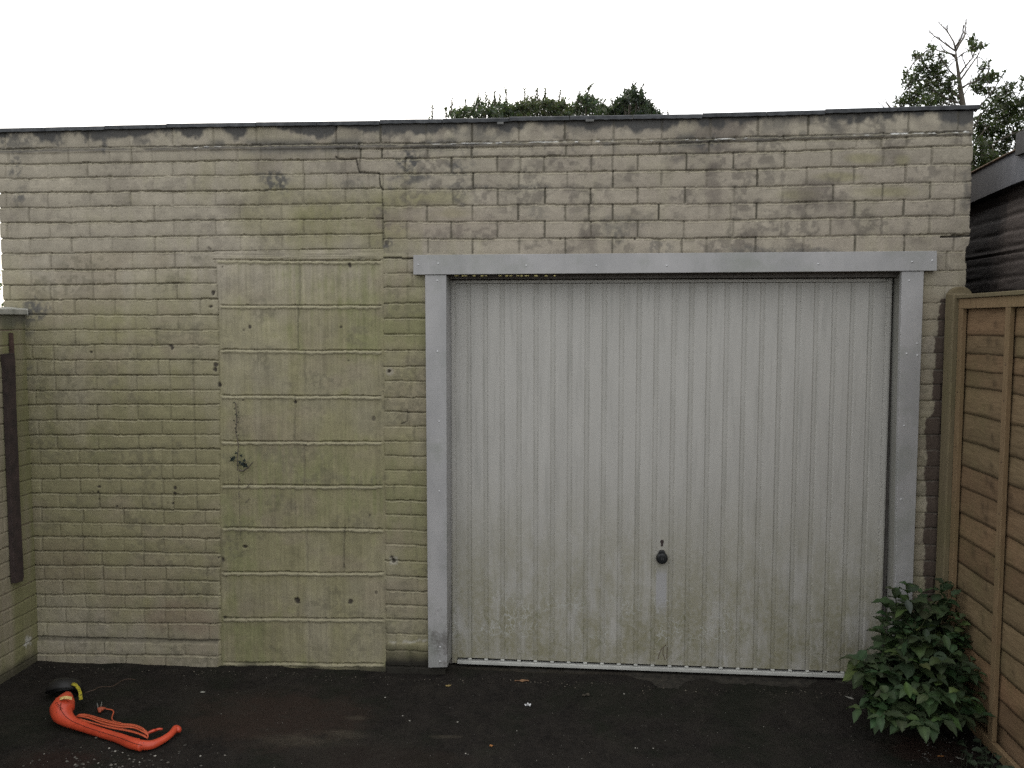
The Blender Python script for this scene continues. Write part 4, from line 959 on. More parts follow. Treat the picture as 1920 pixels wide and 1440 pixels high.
# right hand tree, bare leader
def right_tree():
    rsx = np.random.RandomState(77); D_ = 7.0; s = (D_ + CAMD) / FPX
    bp = PY(1812, 600, D_); root = empty('holly_tree', (bp[0], D_, 0))
    tag(root, 'small evergreen tree with bare twiggy leader behind the right corner of the garage', 'tree')
    mb = MB(); W_ = lambda u, v, dy=0: Vector(PY(u, v, D_ + dy))
    stem = [Vector((bp[0], D_, -.05)), Vector((bp[0] + .03, D_, 1.5)), W_(1815, 330), W_(1810, 240), W_(1805, 195), W_(1800, 160), W_(1796, 130), W_(1793, 110), W_(1792, 94)]
    mb.tube(stem, [.13, .11, .07, .048, .034, .024, .018, .013, .008], 9)
    br = [[(1792, 96), (1780, 88), (1764, 76), (1752, 68), (1742, 57)], [(1792, 94), (1788, 78), (1776, 58), (1766, 48), (1759, 41)], [(1793, 95), (1800, 82), (1808, 70), (1811, 52), (1811, 38)],
          [(1793, 95), (1797, 84), (1803, 76), (1812, 62)], [(1795, 112), (1784, 102), (1772, 98), (1764, 84)], [(1793, 104), (1780, 100), (1762, 96), (1750, 92)], [(1799, 140), (1812, 122), (1824, 108), (1830, 88), (1830, 70)],
          [(1801, 150), (1818, 126), (1832, 106), (1842, 88)], [(1802, 165), (1815, 158), (1830, 152), (1850, 140), (1856, 128)], [(1802, 158), (1790, 142), (1776, 128), (1764, 108)], [(1805, 185), (1790, 178), (1770, 160), (1745, 138), (1722, 110)],
          [(1807, 195), (1785, 190), (1750, 170), (1715, 150), (1695, 135)], [(1808, 200), (1780, 196), (1740, 186), (1700, 170)], [(1806, 180), (1818, 160), (1822, 140)], [(1828, 210), (1850, 185), (1865, 165), (1880, 140)],
          [(1815, 260), (1840, 215), (1860, 190), (1890, 170)], [(1816, 280), (1850, 240), (1890, 210), (1912, 175), (1918, 150)], [(1816, 300), (1860, 270), (1900, 250), (1930, 240)], [(1790, 90), (1800, 75), (1806, 60), (1806, 46)], [(1766, 78), (1760, 70)], [(1776, 60), (1775, 50)],
          [(1812, 128), (1806, 112), (1803, 104)], [(1830, 90), (1838, 84), (1845, 88)], [(1824, 108), (1820, 96), (1812, 92)]]
    nodes = [p for p in stem[2:]]
    for p in br:
        dy = rsx.uniform(-.5, .5); n_ = len(p); q = [W_(u, v, dy * i / n_) for i, (u, v) in enumerate(p)]
        nodes += q[1:] if n_ > 3 else []
        th_ = .0095 if n_ > 3 else .004
        mb.tube(q, [th_ * (1 - i / n_) + .0022 for i in range(n_)], 5)
        for i in range(1, n_):       # side twigs
            for _ in range(4):
                d_ = (q[i] - q[i - 1]).normalized(); s0 = q[i - 1].lerp(q[i], rsx.rand()); l_ = rsx.uniform(.05, .16); e_ = s0 + (d_ + Vector((rsx.uniform(-.7, .7), rsx.uniform(-.5, .5), rsx.uniform(0, .5)))).normalized() * l_; mb.tube([s0, s0.lerp(e_, .5) + Vector((0, 0, .006)), e_], [.0028, .0020, .0012], 4)
    bt = []
    clumps = [(1715, 105, 5, 20), (1722, 108, 6, 20), (1745, 100, 8, 26), (1742, 88, 4, 10), (1748, 88, 4, 10), (1765, 108, 9, 28), (1738, 120, 16, 70), (1755, 128, 14, 70), (1725, 132, 10, 34), (1700, 134, 7, 12), (1770, 122, 8, 20),
              (1715, 145, 14, 60), (1740, 150, 20, 130), (1765, 152, 18, 110), (1780, 160, 16, 80), (1705, 160, 14, 50), (1730, 170, 20, 120), (1758, 178, 20, 130), (1785, 182, 18, 110), (1715, 185, 18, 90), (1745, 192, 20, 110),
              (1693, 155, 6, 12), (1698, 140, 5, 8), (1690, 195, 12, 26), (1680, 192, 4, 8), (1700, 190, 10, 34), (1822, 76, 6, 20), (1828, 92, 8, 32), (1842, 88, 5, 18), (1826, 84, 7, 22), (1843, 125, 8, 24), (1850, 120, 6, 16), (1845, 148, 10, 36),
              (1835, 155, 12, 50), (1855, 150, 12, 46), (1862, 142, 8, 26), (1830, 168, 12, 50), (1850, 170, 12, 46), (1876, 140, 5, 14), (1870, 175, 12, 44), (1885, 170, 12, 44), (1903, 162, 6, 16), (1918, 150, 6, 18), (1918, 165, 6, 12),
              (1880, 190, 18, 90), (1900, 198, 18, 90), (1915, 190, 12, 40), (1860, 205, 18, 90), (1882, 220, 20, 110), (1905, 228, 20, 110), (1840, 228, 16, 80), (1860, 240, 22, 120), (1840, 255, 18, 110), (1880, 255, 22, 130), (1905, 260, 22, 120),
              (1840, 280, 20, 110), (1862, 280, 22, 130), (1885, 285, 20, 90), (1845, 305, 18, 100), (1865, 300, 16, 60), (1925, 210, 20, 80), (1935, 250, 24, 100), (1830, 300, 14, 60), (1840, 322, 14, 60), (1780, 235, 40, 90), (1740, 235, 36, 90), (1800, 290, 50, 120), (1870, 340, 50, 120), (1780, 350, 60, 120)]
    for (u, v, r, n_) in clumps:
        c = np.array(W_(u, v, rsx.uniform(-.4, .4))); rad = r * s; nc = max(3, int(n_ * (.36 if v < 185 else .52)))
        cen = c + rnd_unit(nc, rsx) * rad * rsx.rand(nc, 1) ** .45; per = 6
        P = np.repeat(cen, per, 0) + rsx.normal(scale=.012, size=(nc * per, 3)); D2 = rnd_unit(nc * per, rsx) + np.array([0, 0, .5])
        L = .055 * rsx.uniform(.6, 1.2, nc * per); k_ = np.repeat(rsx.uniform(.7, 1.35, (nc, 1)), per, 0)
        bt.append(leaf_batch(P, D2, rnd_unit(nc * per, rsx) + np.array([0, 0, .6]), L, L * .42, leafcols(nc * per, rsx, (.045, .060, .022)) * k_))
        cc_ = Vector(c)
        for j in range(min(nc, 16)): mb.tube([cc_ + Vector((0, 0, -rad * .5)), Vector(cen[j])], [.003, .0014], 4)
        near = min(nodes, key=lambda q_: (q_ - cc_).length)
        if (near - cc_).length < 1.2: mb.tube([near, near.lerp(cc_, .5) + Vector((0, 0, .02)), cc_ + Vector((0, 0, -rad * .5))], [.006, .0045, .003], 4)
        # link to the nearest branch
    crown_mesh('crown', root, bt, M_LEAF); mb.build('trunk', M_BARK, root, True)
right_tree()
# thin bare branch left of it
b = MB()
for pp in ([(1660, 204), (1652, 196), (1644, 190), (1634, 178)], [(1672, 204), (1664, 194), (1659, 184)], [(1668, 202), (1661, 192), (1655, 190)], [(1680, 202), (1672, 196)]):
    b.tube([PY(u, v, 6) for u, v in pp], [.006, .004, .003, .002][:len(pp)], 4)
b.tube([PY(1680, 202, 6), PY(1690, 260, 6), (PY(1700, 300, 6)[0], 6, 0)], [.006, .012, .02], 5)
tag(b.build('bare_branch', M_BARK), 'thin bare branch rising above the roof left of the small tree', 'branch')
# greenery beyond the left end of the garage
rsx = np.random.RandomState(5); n_ = 1500
P = np.array([PY(-14, 600, 4.0)]) + rsx.normal(scale=(.22, .3, .25), size=(n_, 3)); P[:, 2] = rsx.uniform(.3, 2.35, n_) - np.abs(P[:, 0] - PY(-14, 600, 4.)[0]) * .5
root = empty('side_shrub', (P[:, 0].mean(), 4, 0)); tag(root, 'sliver of green shrub beyond the left end of the garage', 'shrub')
L = .06 * rsx.uniform(.6, 1.2, n_); crown_mesh('crown', root, [leaf_batch(P, rnd_unit(n_, rsx), rnd_unit(n_, rsx) + np.array([0, 0, .6]), L, L * .45, leafcols(n_, rsx, (.06, .09, .03)))], M_LEAF)
b = MB(); b.tube([(P[:, 0].mean(), 4, -.05), (P[:, 0].mean() + .03, 4, 1), (P[:, 0].mean(), 4, 2.0)], [.03, .02, .008], 6); b.build('trunk', M_BARK, root)

# ================================================================== LEAFY PLANT BY THE FENCE
def ovate(mb, base, d, nrm, L, Wd, col, droop=.3, fold=.25):
    d = d.normalized(); s = d.cross(nrm).normalized(); nrm = s.cross(d).normalized()
    ns = 7; prof_ = [.0, .62, .95, 1.0, .82, .48, .0]
    vs = []
    for i in range(ns):
        t_ = i / (ns - 1); c = base + d * L * t_ - Vector((0, 0, 1)) * droop * L * t_ * t_
        wd = Wd * .5 * prof_[i] + .0005; rp_ = .06 * Wd * (1 if i % 2 else -1)
        vs += [c + s * wd + nrm * (fold * wd + rp_), c + s * wd * .5 + nrm * fold * wd * .35, c, c - s * wd * .5 + nrm * fold * wd * .35, c - s * wd + nrm * (fold * wd - rp_)]
    fs = [(i * 5 + k, i * 5 + k + 1, (i + 1) * 5 + k + 1, (i + 1) * 5 + k) for i in range(ns - 1) for k in range(4)]
    n0 = len(mb.v); mb.add(vs, fs, col)
    for i in range(ns): mb.c[n0 + i * 5 + 2] = tuple(min(1, c * 1.35) for c in col)
def bush():
    rr = random.Random(21); ctr = PZ(1715, 1352); root = empty('leafy_shrub', (ctr[0], ctr[1], 0))
    tag(root, 'dark green leafy plant growing at the foot of the door beside the fence', 'plant')
    lv = MB(); stm = MB()
    tips = [(1600, 1236, -.42), (1618, 1262, -.46), (1640, 1232, -.35), (1648, 1262, -.5), (1668, 1222, -.3), (1660, 1175, -.22), (1662, 1140, -.2), (1678, 1108, -.2), (1700, 1098, -.22), (1712, 1140, -.28), (1728, 1112, -.2), (1742, 1150, -.3),
            (1768, 1096, -.18), (1785, 1118, -.24), (1778, 1150, -.3), (1800, 1160, -.3), (1812, 1205, -.36), (1770, 1195, -.4), (1735, 1195, -.42), (1700, 1190, -.36), (1690, 1230, -.46), (1725, 1245, -.52), (1765, 1240, -.5), (1805, 1250, -.48),
            (1832, 1262, -.45), (1840, 1300, -.5), (1815, 1310, -.58), (1780, 1300, -.62), (1740, 1305, -.66), (1700, 1295, -.62), (1660, 1300, -.58), (1630, 1310, -.55), (1612, 1330, -.55), (1650, 1345, -.66), (1690, 1350, -.7), (1730, 1362, -.72), (1770, 1350, -.66), (1805, 1345, -.62),
            (1842, 1225, -.34), (1836, 1340, -.62), (1822, 1185, -.3), (1845, 1275, -.4), (1765, 1150, -.28), (1620, 1245, -.38), (1788, 1185, -.3), (1640, 1285, -.45), (1680, 1268, -.5), (1720, 1280, -.55), (1760, 1275, -.55), (1716, 1165, -.26), (1752, 1130, -.22), (1690, 1150, -.24), (1708, 1215, -.4), (1748, 1215, -.42), (1785, 1225, -.42), (1795, 1280, -.5)]
    for (u, v, y) in tips:
        y = y + rr.uniform(-.04, .04); tip = Vector(PY(u, v, y)); bs = Vector((ctr[0] + rr.uniform(-.14, .26), ctr[1] + .12 + rr.uniform(-.1, .14), 0))
        bs.z = 0; md = bs.lerp(tip, .55) + Vector((0, 0, .10 * (tip - bs).length)); Ls = (tip - bs).length
        n_ = max(4, int(Ls / .05)); pts = [bs * (1 - t) ** 2 + md * 2 * t * (1 - t) + tip * t * t for t in [i / n_ for i in range(n_ + 1)]]
        stm.tube(pts, [.0045 * (1 - .6 * i / n_) for i in range(n_ + 1)], 5, col=(1, 1, 1))
        az = rr.uniform(0, PI); g = rr.uniform(.75, 1.3)
        for i in range(max(1, n_ // 3), n_ + 1):
            d = (pts[i] - pts[i - 1]).normalized(); last = i >= n_ - 1
            az += PI / 2 + rr.uniform(-.3, .3)
            for sgn in (0, PI):
                a = az + sgn; out = Vector((math.cos(a), math.sin(a), .12)); dd = (out + d * (.35 if not last else .9)).normalized()
                L = (.108 if not last else .082) * rr.uniform(.7, 1.25)
                if i == n_: L *= .75
                c = (.032 * g * rr.uniform(.8, 1.25), .055 * g * rr.uniform(.85, 1.2), .020 * g)
                if rr.random() < .12: c = (c[0] * 1.7, c[1] * 1.5, c[2] * 1.1)
                ovate(lv, pts[i], dd, Vector((0, 0, 1)) + Vector((rr.uniform(-.3, .3), rr.uniform(-.3, .3), 0)), L, L * rr.uniform(.52, .66), c, rr.uniform(.15, .7), rr.uniform(.1, .35))
    # a few brighter young leaves and one pale underside
    for (u, v, y, c) in ((1698, 1278, -.74, (.045, .085, .015)), (1700, 1124, -.30, (.06, .075, .06)), (1770, 1190, -.5, (.035, .062, .02))):
        ovate(lv, Vector(PY(u, v, y)), Vector((.1, -.5, -.6)), Vector((0, -1, .4)), .055, .032, c, .2)
    lv.build('foliage', M_LEAF2, root, True); stm.build('stems', simple('green_stem', (.03, .04, .015), (.05, .06, .025), 30, .7), root, True)
bush()
# low weeds in the right corner
rr = random.Random(31); lv = MB()
for k in range(620):
    u, v = rr.uniform(1800, 1990), rr.uniform(1330, 1560)
    if v < 1352 + abs(u - 1870) * .5 * (u < 1870): continue
    if u < 1835 + (1440 - v) * .3 and rr.random() < .8: continue
    g = PZ(u, v); 
    if g[0] > FX - .02: continue
    h = rr.uniform(.01, .09); bs = Vector((g[0], g[1], h)); a = rr.uniform(0, 2 * PI)
    L = rr.uniform(.018, .045); gg = rr.uniform(.7, 1.3)
    ovate(lv, bs, Vector((math.cos(a), math.sin(a), rr.uniform(-.1, .7))), Vector((rr.uniform(-.4, .4), rr.uniform(-.4, .4), 1)), L, L * .7, (.022 * gg, .036 * gg, .017 * gg), .3, .2)
    lv.tube([(g[0] + rr.uniform(-.02, .02), g[1] + rr.uniform(-.02, .02), -.01), bs], .0012, 4, col=(.03, .04, .02))
tag(lv.build('ground_cover_weeds', M_LEAF2, None, True), 'low green weeds spreading in the corner at the foot of the fence', 'weeds', kind='stuff')
# ivy on the blocks
ivy = empty('ivy_sprig', tuple(PY(446, 880, -.01))); tag(ivy, 'small dark ivy sprig clinging to the concrete blocks', 'ivy')
b = MB(); q = [(437, 757), (439, 754), (442, 756), (443, 768), (444, 785), (443, 800), (442, 812), (445, 822), (447, 835), (446, 850), (445, 862), (446, 872), (446, 882)]
b.tube([PY(u, v, -.010) for u, v in q], [.0015, .0018] + [.0026] * (len(q) - 2), 5)
b.tube([PY(449, 882, -.012), PY(456, 883, -.016), PY(466, 876, -.03), PY(475, 866, -.045)], [.006, .0035, .003, .0022], 6); b.build('stem', M_BARK, ivy)
b = MB(); rr = random.Random(8)
def ivyleaf(u, v, r, ang, col):
    c = Vector(PY(u, v, -.02 - rr.uniform(0, .012))); pts = [(0, -.25), (.55, -.5), (.42, -.1), (1., .1), (.45, .25), (.28, .45), (0, 1.15), (-.28, .45), (-.45, .25), (-1., .1), (-.42, -.1), (-.55, -.5)]
    vs = [c + Vector(((a * math.cos(ang) - e_ * math.sin(ang)) * r, -.25 * r * abs(a) + rr.uniform(-.001, .001), (a * math.sin(ang) + e_ * math.cos(ang)) * r)) for a, e_ in pts] + [c + Vector((0, -.15 * r, 0))]
    n = len(pts); b.add(vs, [(i, (i + 1) % n, n) for i in range(n)], col)
for (u, v, r, a) in ((436, 861, .019, 2.2), (440, 858, .014, 1.2), (443, 850, .011, .3), (452, 855, .012, -.6), (455, 869, .021, 3.6), (460, 872, .020, 4.0), (450, 866, .014, 2.8), (458, 864, .013, -.3), (446, 872, .008, 3.)): ivyleaf(u, v, r, a, (.012, .020, .016))
for (u, v) in ((440, 766), (446, 763), (441, 777), (447, 773), (440, 789), (446, 783), (444, 779), (442, 795), (446, 791), (438, 788), (441, 803), (439, 754), (444, 810), (447, 816)): ivyleaf(u, v, rr.uniform(.0045, .007), rr.uniform(0, 6), (.025, .032, .02))
b.build('leaves', M_LEAF2, ivy)
b = MB()
for pp in ([(470, 906), (461, 916)], [(468, 935), (460, 943)], [(447, 925), (449, 932)], [(450, 898), (447, 903)]): b.tube([PY(u, v, -.009) for u, v in pp], .0018, 4)
b.tube([PY(447, 890, -.007), PY(448, 930, -.007), PY(450, 985, -.007), PY(451, 1010, -.007)], .0009, 4); b.build('dry_roots', M_BARK, ivy)

# ================================================================== STRING TRIMMER ON THE GROUND
tr = empty('grass_trimmer', tuple(PZ(210, 1385))); tag(tr, 'orange electric string trimmer with black guard lying on the tarmac', 'garden tool')
def orange_mat():
    m, t, p = nmat('scuffed_orange_plastic'); N = NT(t)
    c = N.ramp(N.noise(12, 5), [(.3, (.48, .055, .022)), (.7, (.62, .078, .032))])
    c = N.mix(N.ramp(N.noise(90, 3), [(.66, 0.), (.74, 1.)]), c, (.06, .03, .02))
    c = N.mix(N.mr(N.noise(7, 5), .5, .75, 0, .35), c, (.25, .05, .02))
    N.L(c, p.inputs['Base Color']); p.inputs['Roughness'].default_value = .42; N.bump(N.noise(40, 4), p, .15, .002); return m
M_OR = orange_mat(); M_ORC = simple('orange_cable', (.45, .085, .035), (.58, .13, .06), 40, .5, None)
def T2(x, y): return 60 + x / 6., 1220 + y / 6.            # measured on a 6x enlargement
def TG(x, y, h): u, v = T2(x, y); p = PZ(u, v, h); return Vector(p)
def smooth(pts, rad, n=5):
    out, ro = [], []
    P_ = [pts[0]] + pts + [pts[-1]]; R_ = [rad[0]] + rad + [rad[-1]]
    for i in range(1, len(P_) - 2):
        for k in range(n):
            t = k / n; a, b_, c, d = P_[i - 1], P_[i], P_[i + 1], P_[i + 2]
            out.append(.5 * ((2 * b_) + (c - a) * t + (2 * a - 5 * b_ + 4 * c - d) * t * t + (3 * b_ - a - 3 * c + d) * t ** 3))
            ro.append(R_[i] + (R_[i + 1] - R_[i]) * t)
    return out + [pts[-1]], ro + [rad[-1]]
b = MB()
ctl = [(395, 490, .085, .012), (390, 520, .088, .026), (365, 585, .078, .045), (340, 650, .066, .052), (345, 715, .050, .044), (400, 775, .036, .032), (480, 820, .028, .024), (620, 872, .024, .021), (800, 930, .022, .020), (980, 985, .022, .021), (1120, 1040, .023, .024), (1240, 1072, .023, .022)]
sp_, sr_ = smooth([TG(x, y, h) for x, y, h, r in ctl], [r for x, y, h, r in ctl])
b.tube(sp_, sr_, 16, .92); b.build('body', M_OR, tr, True)
b = MB(); ctl = [(1210, 1060, .023, .021), (1330, 1062, .022, .019), (1440, 1020, .024, .016), (1530, 965, .028, .0145), (1585, 915, .032, .014), (1615, 880, .034, .016), (1640, 890, .030, .016), (1638, 915, .024, .012)]
sp_, sr_ = smooth([TG(x, y, h) for x, y, h, r in ctl], [r for x, y, h, r in ctl]); b.tube(sp_, sr_, 14); b.build('handle', M_OR, tr, True)
b = MB(); ctl = [(330, 600, .104), (318, 660, .098), (345, 720, .082), (405, 785, .062), (500, 838, .050), (640, 893, .044), (820, 952, .041), (1000, 1008, .042), (1140, 1062, .044), (1240, 1088, .043)]
sp_, sr_ = smooth([TG(x, y - 22, h) for x, y, h in ctl], [.0014] * len(ctl)); b.tube(sp_, sr_, 5); b.build('moulding_seam', simple('dark_seam', (.05, .012, .008), (.10, .02, .012), 40, .7, None), tr)
for k in range(5):
    b = MB(); a_ = TG(262 + k * 13, 600 + k * 17, .112 - .004 * k); c_ = TG(292 + k * 13, 588 + k * 17, .120 - .004 * k); b.tube([a_, a_.lerp(c_, .5) + Vector((0, 0, .004)), c_], [.0014] * 3, 5); b.build('vent_slot', M_BLACK, tr)
# plate that carries the cable hooks
b = MB(); pl = [TG(560, 860, .030), TG(900, 930, .028), TG(1215, 985, .030), TG(1230, 1010, .03), TG(1180, 1050, .02), TG(560, 890, .012)]
n = len(pl); b.add(pl + [p - Vector((0, 0, .012)) for p in pl], [tuple(range(n)), tuple(range(2 * n - 1, n - 1, -1))] + [(i, i + n, (i + 1) % n + n, (i + 1) % n) for i in range(n)]); b.build('side_plate', M_OR, tr, bevel=.003)
b = MB(); b.tube([TG(1250, 960, .02), TG(1320, 920, .025), TG(1370, 900, .028), TG(1400, 890, .028)], [.006, .0065, .0075, .004], 8); b.tube([TG(1395, 892, .028), TG(1430, 882, .028), TG(1470, 882, .028)], [.0065, .006, .004], 8); b.build('cable_hook', M_OR, tr, True)
# wound cable
b = MB(); rr = random.Random(2)
for k in range(7):
    o1 = k * 13; h = .045 + .006 * math.sin(k * 2.3)
    if k < 4: ctl = [(500 + k * 3, 740 + o1 * .2, .035), (540, 715 + o1 * .7, h), (640, 728 + o1 * .9, h), (800, 775 + o1 * 1.1, h), (980, 815 + o1 * 1.1, h), (1140, 832 + o1 * .9, h), (1240, 870 + o1 * .9, h), (1300, 930 + o1 * .4, .04), (1300, 980, .03)]
    else: ctl = [(502, 755, .03), (560, 760 + o1 * .25, h - .01), (700, 800 + o1 * .25, h - .012), (880, 840 + o1 * .3, h - .012), (1060, 870 + o1 * .35, h - .012), (1180, 900 + o1 * .4, h - .012), (1260, 940 + o1 * .3, h - .01), (1300, 985, .03)]
    sp_, sr_ = smooth([TG(x, y + rr.uniform(-4, 4), hh) for x, y, hh in ctl], [.0030] * len(ctl)); b.tube(sp_, sr_, 7)
ctl = [(1000, 815, .05), (930, 798, .045), (900, 770, .03), (905, 730, .015), (918, 690, .01), (895, 665, .008), (850, 658, .008), (820, 652, .010)]
sp_, sr_ = smooth([TG(x, y, hh) for x, y, hh in ctl], [.0030] * len(ctl)); b.tube(sp_, sr_, 7)
b.build('cable', M_ORC, tr, True)
b = MB(); p0, p1 = TG(825, 645, .014), TG(740, 668, .014); b.tube([p0, p0.lerp(p1, .35), p0.lerp(p1, .5), p0.lerp(p1, .75), p1], [.006, .010, .013, .014, .012], 10, .8); c = TG(760, 690, .01); b.tube([TG(770, 665, .012), c], [.008, .006], 8)
plg = b.build('plug', simple('dusty_orange', (.32, .07, .035), (.42, .10, .05), 50, .6), tr, True)
b = MB(); b.tube([TG(745, 650, .016), TG(733, 595, .018)], .0022, 6); b.tube([TG(775, 640, .016), TG(785, 580, .018)], .0022, 6)
o = b.build('plug_pin', simple('pin_metal', (.5, .5, .5), (.6, .6, .6), 5, .3, None, metal=.8), None); o.parent = plg; o.location = (0, 0, 0)
# guard: black dome, tilted back towards the wall
gc = TG(365, 440, .03); 
ax = Vector((-.15, .55, .83)).normalized(); Mg = Matrix.Translation(gc) @ ax.to_track_quat('Z', 'Y').to_matrix().to_4x4()
b = MB(); b.lathe([(.0001, .052), (.03, .051), (.055, .044), (.072, .028), (.080, .006), (.082, -.012), (.078, -.012), (.070, .02)], Mg, 40)
gd = b.build('guard', simple('grey_black_plastic', (.013, .0125, .012), (.026, .025, .024), 25, .45, (80, .2, .001)), tr, True)
# yellow warning strip around the rim, and a pale sticker on the orange head
b = MB(); inv = Mg.inverted()
def strip_on_rim(xy0):
    vs = []; 
    for i, (x, y) in enumerate(xy0): vs.append(TG(x, y, 0))
    return vs
arc = [(440, 385, 462, 355), (478, 402, 505, 378), (510, 440, 542, 425), (525, 490, 562, 480), (528, 555, 570, 548)]
for i, (xa_, ya_, xb_, yb_) in enumerate(arc):
    for (x, y) in ((xa_, ya_), (xb_, yb_)):
        b.v.append(tuple(TG(x, y, .075 - .006 * i))); b.c.append((1, 1, 1))
b.f = [(2 * i, 2 * i + 1, 2 * i + 3, 2 * i + 2) for i in range(len(arc) - 1)]
def label_mat(name, base_c, mark_c):
    m, t, p = nmat(name); N = NT(t); c = N.mix(N.ramp(N.noise(85, 2), [(.56, 0.), (.60, 1.)]), base_c, mark_c); N.L(c, p.inputs['Base Color']); p.inputs['Roughness'].default_value = .5; return m
o = b.build('warning_strip', label_mat('yellow_label', (.42, .36, .03), (.12, .10, .02)), None)
sm = o.modifiers.new('thick', 'SOLIDIFY'); sm.thickness = .003; o.parent = gd; o.location = (0, 0, 0)
b = MB()
for i in range(6):
    x = 312 + (450 - 312) * i / 5; yy = 538 - 14 * math.sin(PI * i / 5) - 4 * i / 5
    for dyy in (-14, 16): b.v.append(tuple(TG(x, yy + dyy, .125 if False else .118 + .008 * math.sin(PI * i / 5)))); b.c.append((1, 1, 1))
b.f = [(2 * i, 2 * i + 1, 2 * i + 3, 2 * i + 2) for i in range(5)]
STK = b.build('sticker', label_mat('cream_label', (.75, .55, .22), (.5, .3, .1)), tr); sm = STK.modifiers.new('thick', 'SOLIDIFY'); sm.thickness = .002
# cut line trailing from the guard
b = MB(); ctl = [(600, 470), (700, 440), (760, 410), (900, 400), (960, 370), (1030, 330), (1100, 318), (1170, 330)]
sp_, sr_ = smooth([TG(x, y, .008) for x, y in ctl], [.0011] * len(ctl)); b.tube(sp_, sr_, 5); b.build('cutting_line', simple('brown_line', (.10, .06, .04), (.14, .09, .06), 20, .6, None), tr)

# ================================================================== LITTER
M_LIT = {'brown': simple('dry_leaf_brown', (.16, .085, .045), (.26, .15, .08), 60, .8), 'ochre': simple('dry_leaf_ochre', (.22, .16, .06), (.32, .24, .10), 60, .8), 'dark': simple('dead_leaf_dark', (.03, .026, .018), (.06, .05, .035), 60, .8),
         'white': simple('white_scrap', (.62, .62, .62), (.78, .78, .78), 40, .7), 'orange': simple('orange_leaf', (.30, .13, .04), (.40, .18, .06), 60, .8), 'pale': simple('pale_leaf', (.22, .22, .19), (.32, .31, .27), 60, .8)}
def litter(name, u, v, L, Wd, mk, label, cat, ang=0, seed=1, curl=.3):
    rr = random.Random(seed); g = PZ(u, v); b = MB(); n = 12; zz_ = gz(g[0], g[1]) + .004
    cx = math.cos(ang); sx = math.sin(ang); vs = []
    for k in range(n):
        a = 2 * PI * k / n; r = rr.uniform(.7, 1.15); x = math.cos(a) * L / 2 * r; y = math.sin(a) * Wd / 2 * r
        vs.append((g[0] + x * cx - y * sx, g[1] + x * sx + y * cx, zz_ + curl * Wd * rr.uniform(0, 1)))
    vs.append((g[0], g[1], zz_ + .001)); b.add(vs, [(k, (k + 1) % n, n) for k in range(n)])
    o = b.build(name, M_LIT[mk]); o.location = (0, 0, 0); s_ = o.modifiers.new('thick', 'SOLIDIFY'); s_.thickness = .0012
    tag(o, label, cat); return o
litter('fallen_leaf', 979, 1283, .075, .022, 'brown', 'long curled brown leaf lying just below the garage door', 'leaf', .1, 1)
litter('fallen_leaf', 840, 1290, .030, .016, 'ochre', 'small ochre leaf on the tarmac below the left door jamb', 'leaf', .3, 2)
litter('paper_scrap', 990, 1327, .030, .020, 'white', 'tiny bright white scrap on the tarmac in front of the door', 'scrap', .2, 3, .8)
litter('fallen_leaf', 921, 1401, .018, .014, 'orange', 'small orange leaf fragment low in the middle of the tarmac', 'leaf', .5, 4)
litter('fallen_leaf', 1098, 1308, .040, .018, 'dark', 'dark dead leaf on the tarmac left of the handle', 'leaf', .4, 5, .5)
litter('fallen_leaf', 380, 1301, .022, .014, 'pale', 'small pale leaf on the tarmac right of the trimmer', 'leaf', .4, 6)
litter('fallen_leaf', 1592, 1313, .045, .014, 'pale', 'pale narrow leaf left of the leafy plant', 'leaf', -.6, 7)
litter('fallen_leaf', 1800, 1423, .040, .012, 'pale', 'pale sliver of leaf low beside the corner weeds', 'leaf', -.5, 8)
litter('fallen_leaf', 1764, 1419, .030, .008, 'orange', 'thin orange brown leaf stalk beside the weeds in the right corner', 'leaf', 0, 9)
litter('fallen_leaf', 290, 1232, .02, .008, 'dark', 'dark dead leaf against the foot of the left wall', 'leaf', .6, 10)
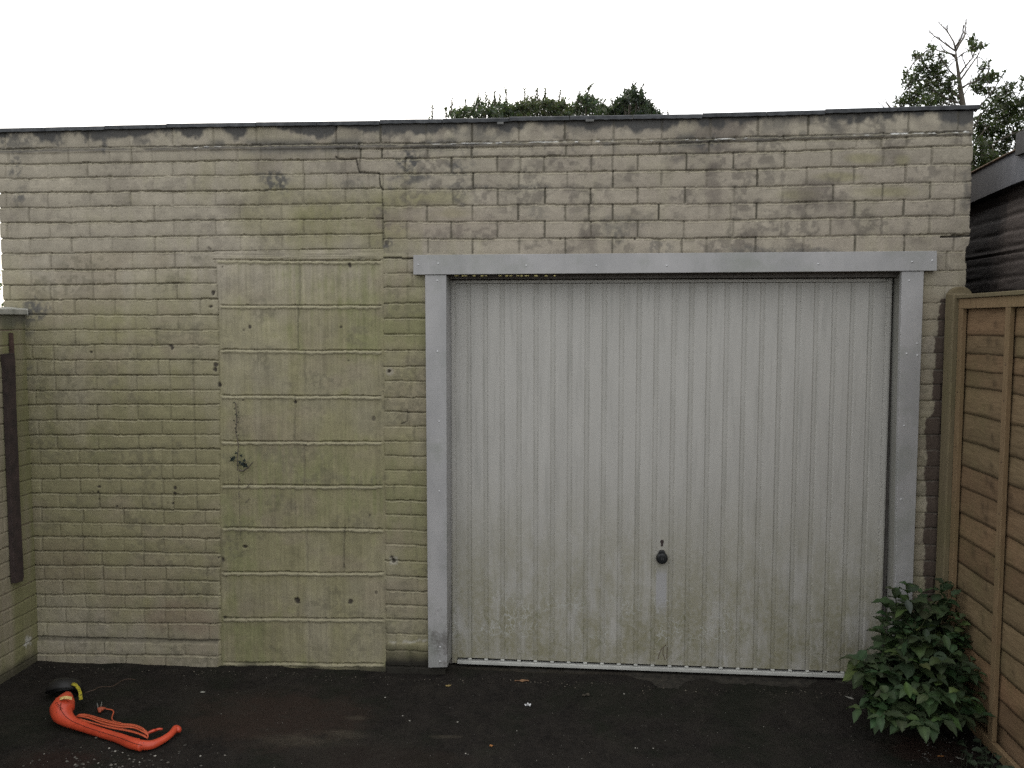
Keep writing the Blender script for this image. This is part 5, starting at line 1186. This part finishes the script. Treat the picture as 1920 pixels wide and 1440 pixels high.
# gravel: scattered grit, denser at the lower left
rr = random.Random(44); b = MB(); oc = [(1, 0, 0), (0, 1, 0), (-1, 0, 0), (0, -1, 0), (0, 0, 1), (0, 0, -1)]; of = [(0, 1, 4), (1, 2, 4), (2, 3, 4), (3, 0, 4), (1, 0, 5), (2, 1, 5), (3, 2, 5), (0, 3, 5)]
def stone(u, v, r, c):
    g = PZ(u, v); z = gz(g[0], g[1]); q = [rr.uniform(.6, 1.3) for _ in range(6)]; a = rr.uniform(0, 6); ca, sa = math.cos(a), math.sin(a)
    b.add([(g[0] + (x * ca - y * sa) * r * k, g[1] + (x * sa + y * ca) * r * k, z + r * .3 + z_ * r * .7 * k) for (x, y, z_), k in zip(oc, q)], of, c)
for _ in range(170):
    u = rr.gauss(240, 85); v = 1450 - abs(rr.gauss(0, 20)); g = rr.uniform(.25, 1.1) ** 1.3; stone(u, v, rr.uniform(.0015, .006) * rr.choice((.6, 1, 1.6)), (g, g * .97, g * .9))
for _ in range(900):
    u, v = rr.uniform(60, 1800), 1262 + 190 * rr.random() ** .8; g = rr.choice((.15, .2, .3, .4, .6, 1.6)); stone(u, v, rr.uniform(.001, .0026), (g, g, g * .95))
for _ in range(420):
    u = rr.uniform(70, 1640); v = 1247 + (u - 80) * .034 + abs(rr.gauss(0, 5)) + 3; g = rr.choice((.12, .2, .3, .5, .9)); stone(u, v, rr.uniform(.0015, .005), (g, g * .92, g * .78))
for _ in range(60):
    u, v = rr.uniform(1720, 1830), rr.uniform(1375, 1430); g = rr.uniform(.3, 1.1); stone(u, v, rr.uniform(.002, .006), (g, g, g))
for (u, v) in ((722, 1308), (755, 1343), (768, 1352), (858, 1355), (969, 1373), (873, 1413), (1170, 1303), (1383, 1275), (1352, 1272), (1225, 1403), (1191, 1403), (205, 1404), (216, 1410), (230, 1412), (291, 1418), (262, 1430), (184, 1432), (376, 1418), (500, 1275), (760, 1263), (765, 1262), (935, 1247)):
    stone(u, v, rr.uniform(.003, .006), (2.2, 2.2, 2.1))
tag(b.build('gravel', simple('grit', (.10, .095, .085), (.19, .18, .165), 60, .8, None, use_attr=True)), 'fine pale grit scattered over the dark tarmac', 'gravel', kind='stuff')
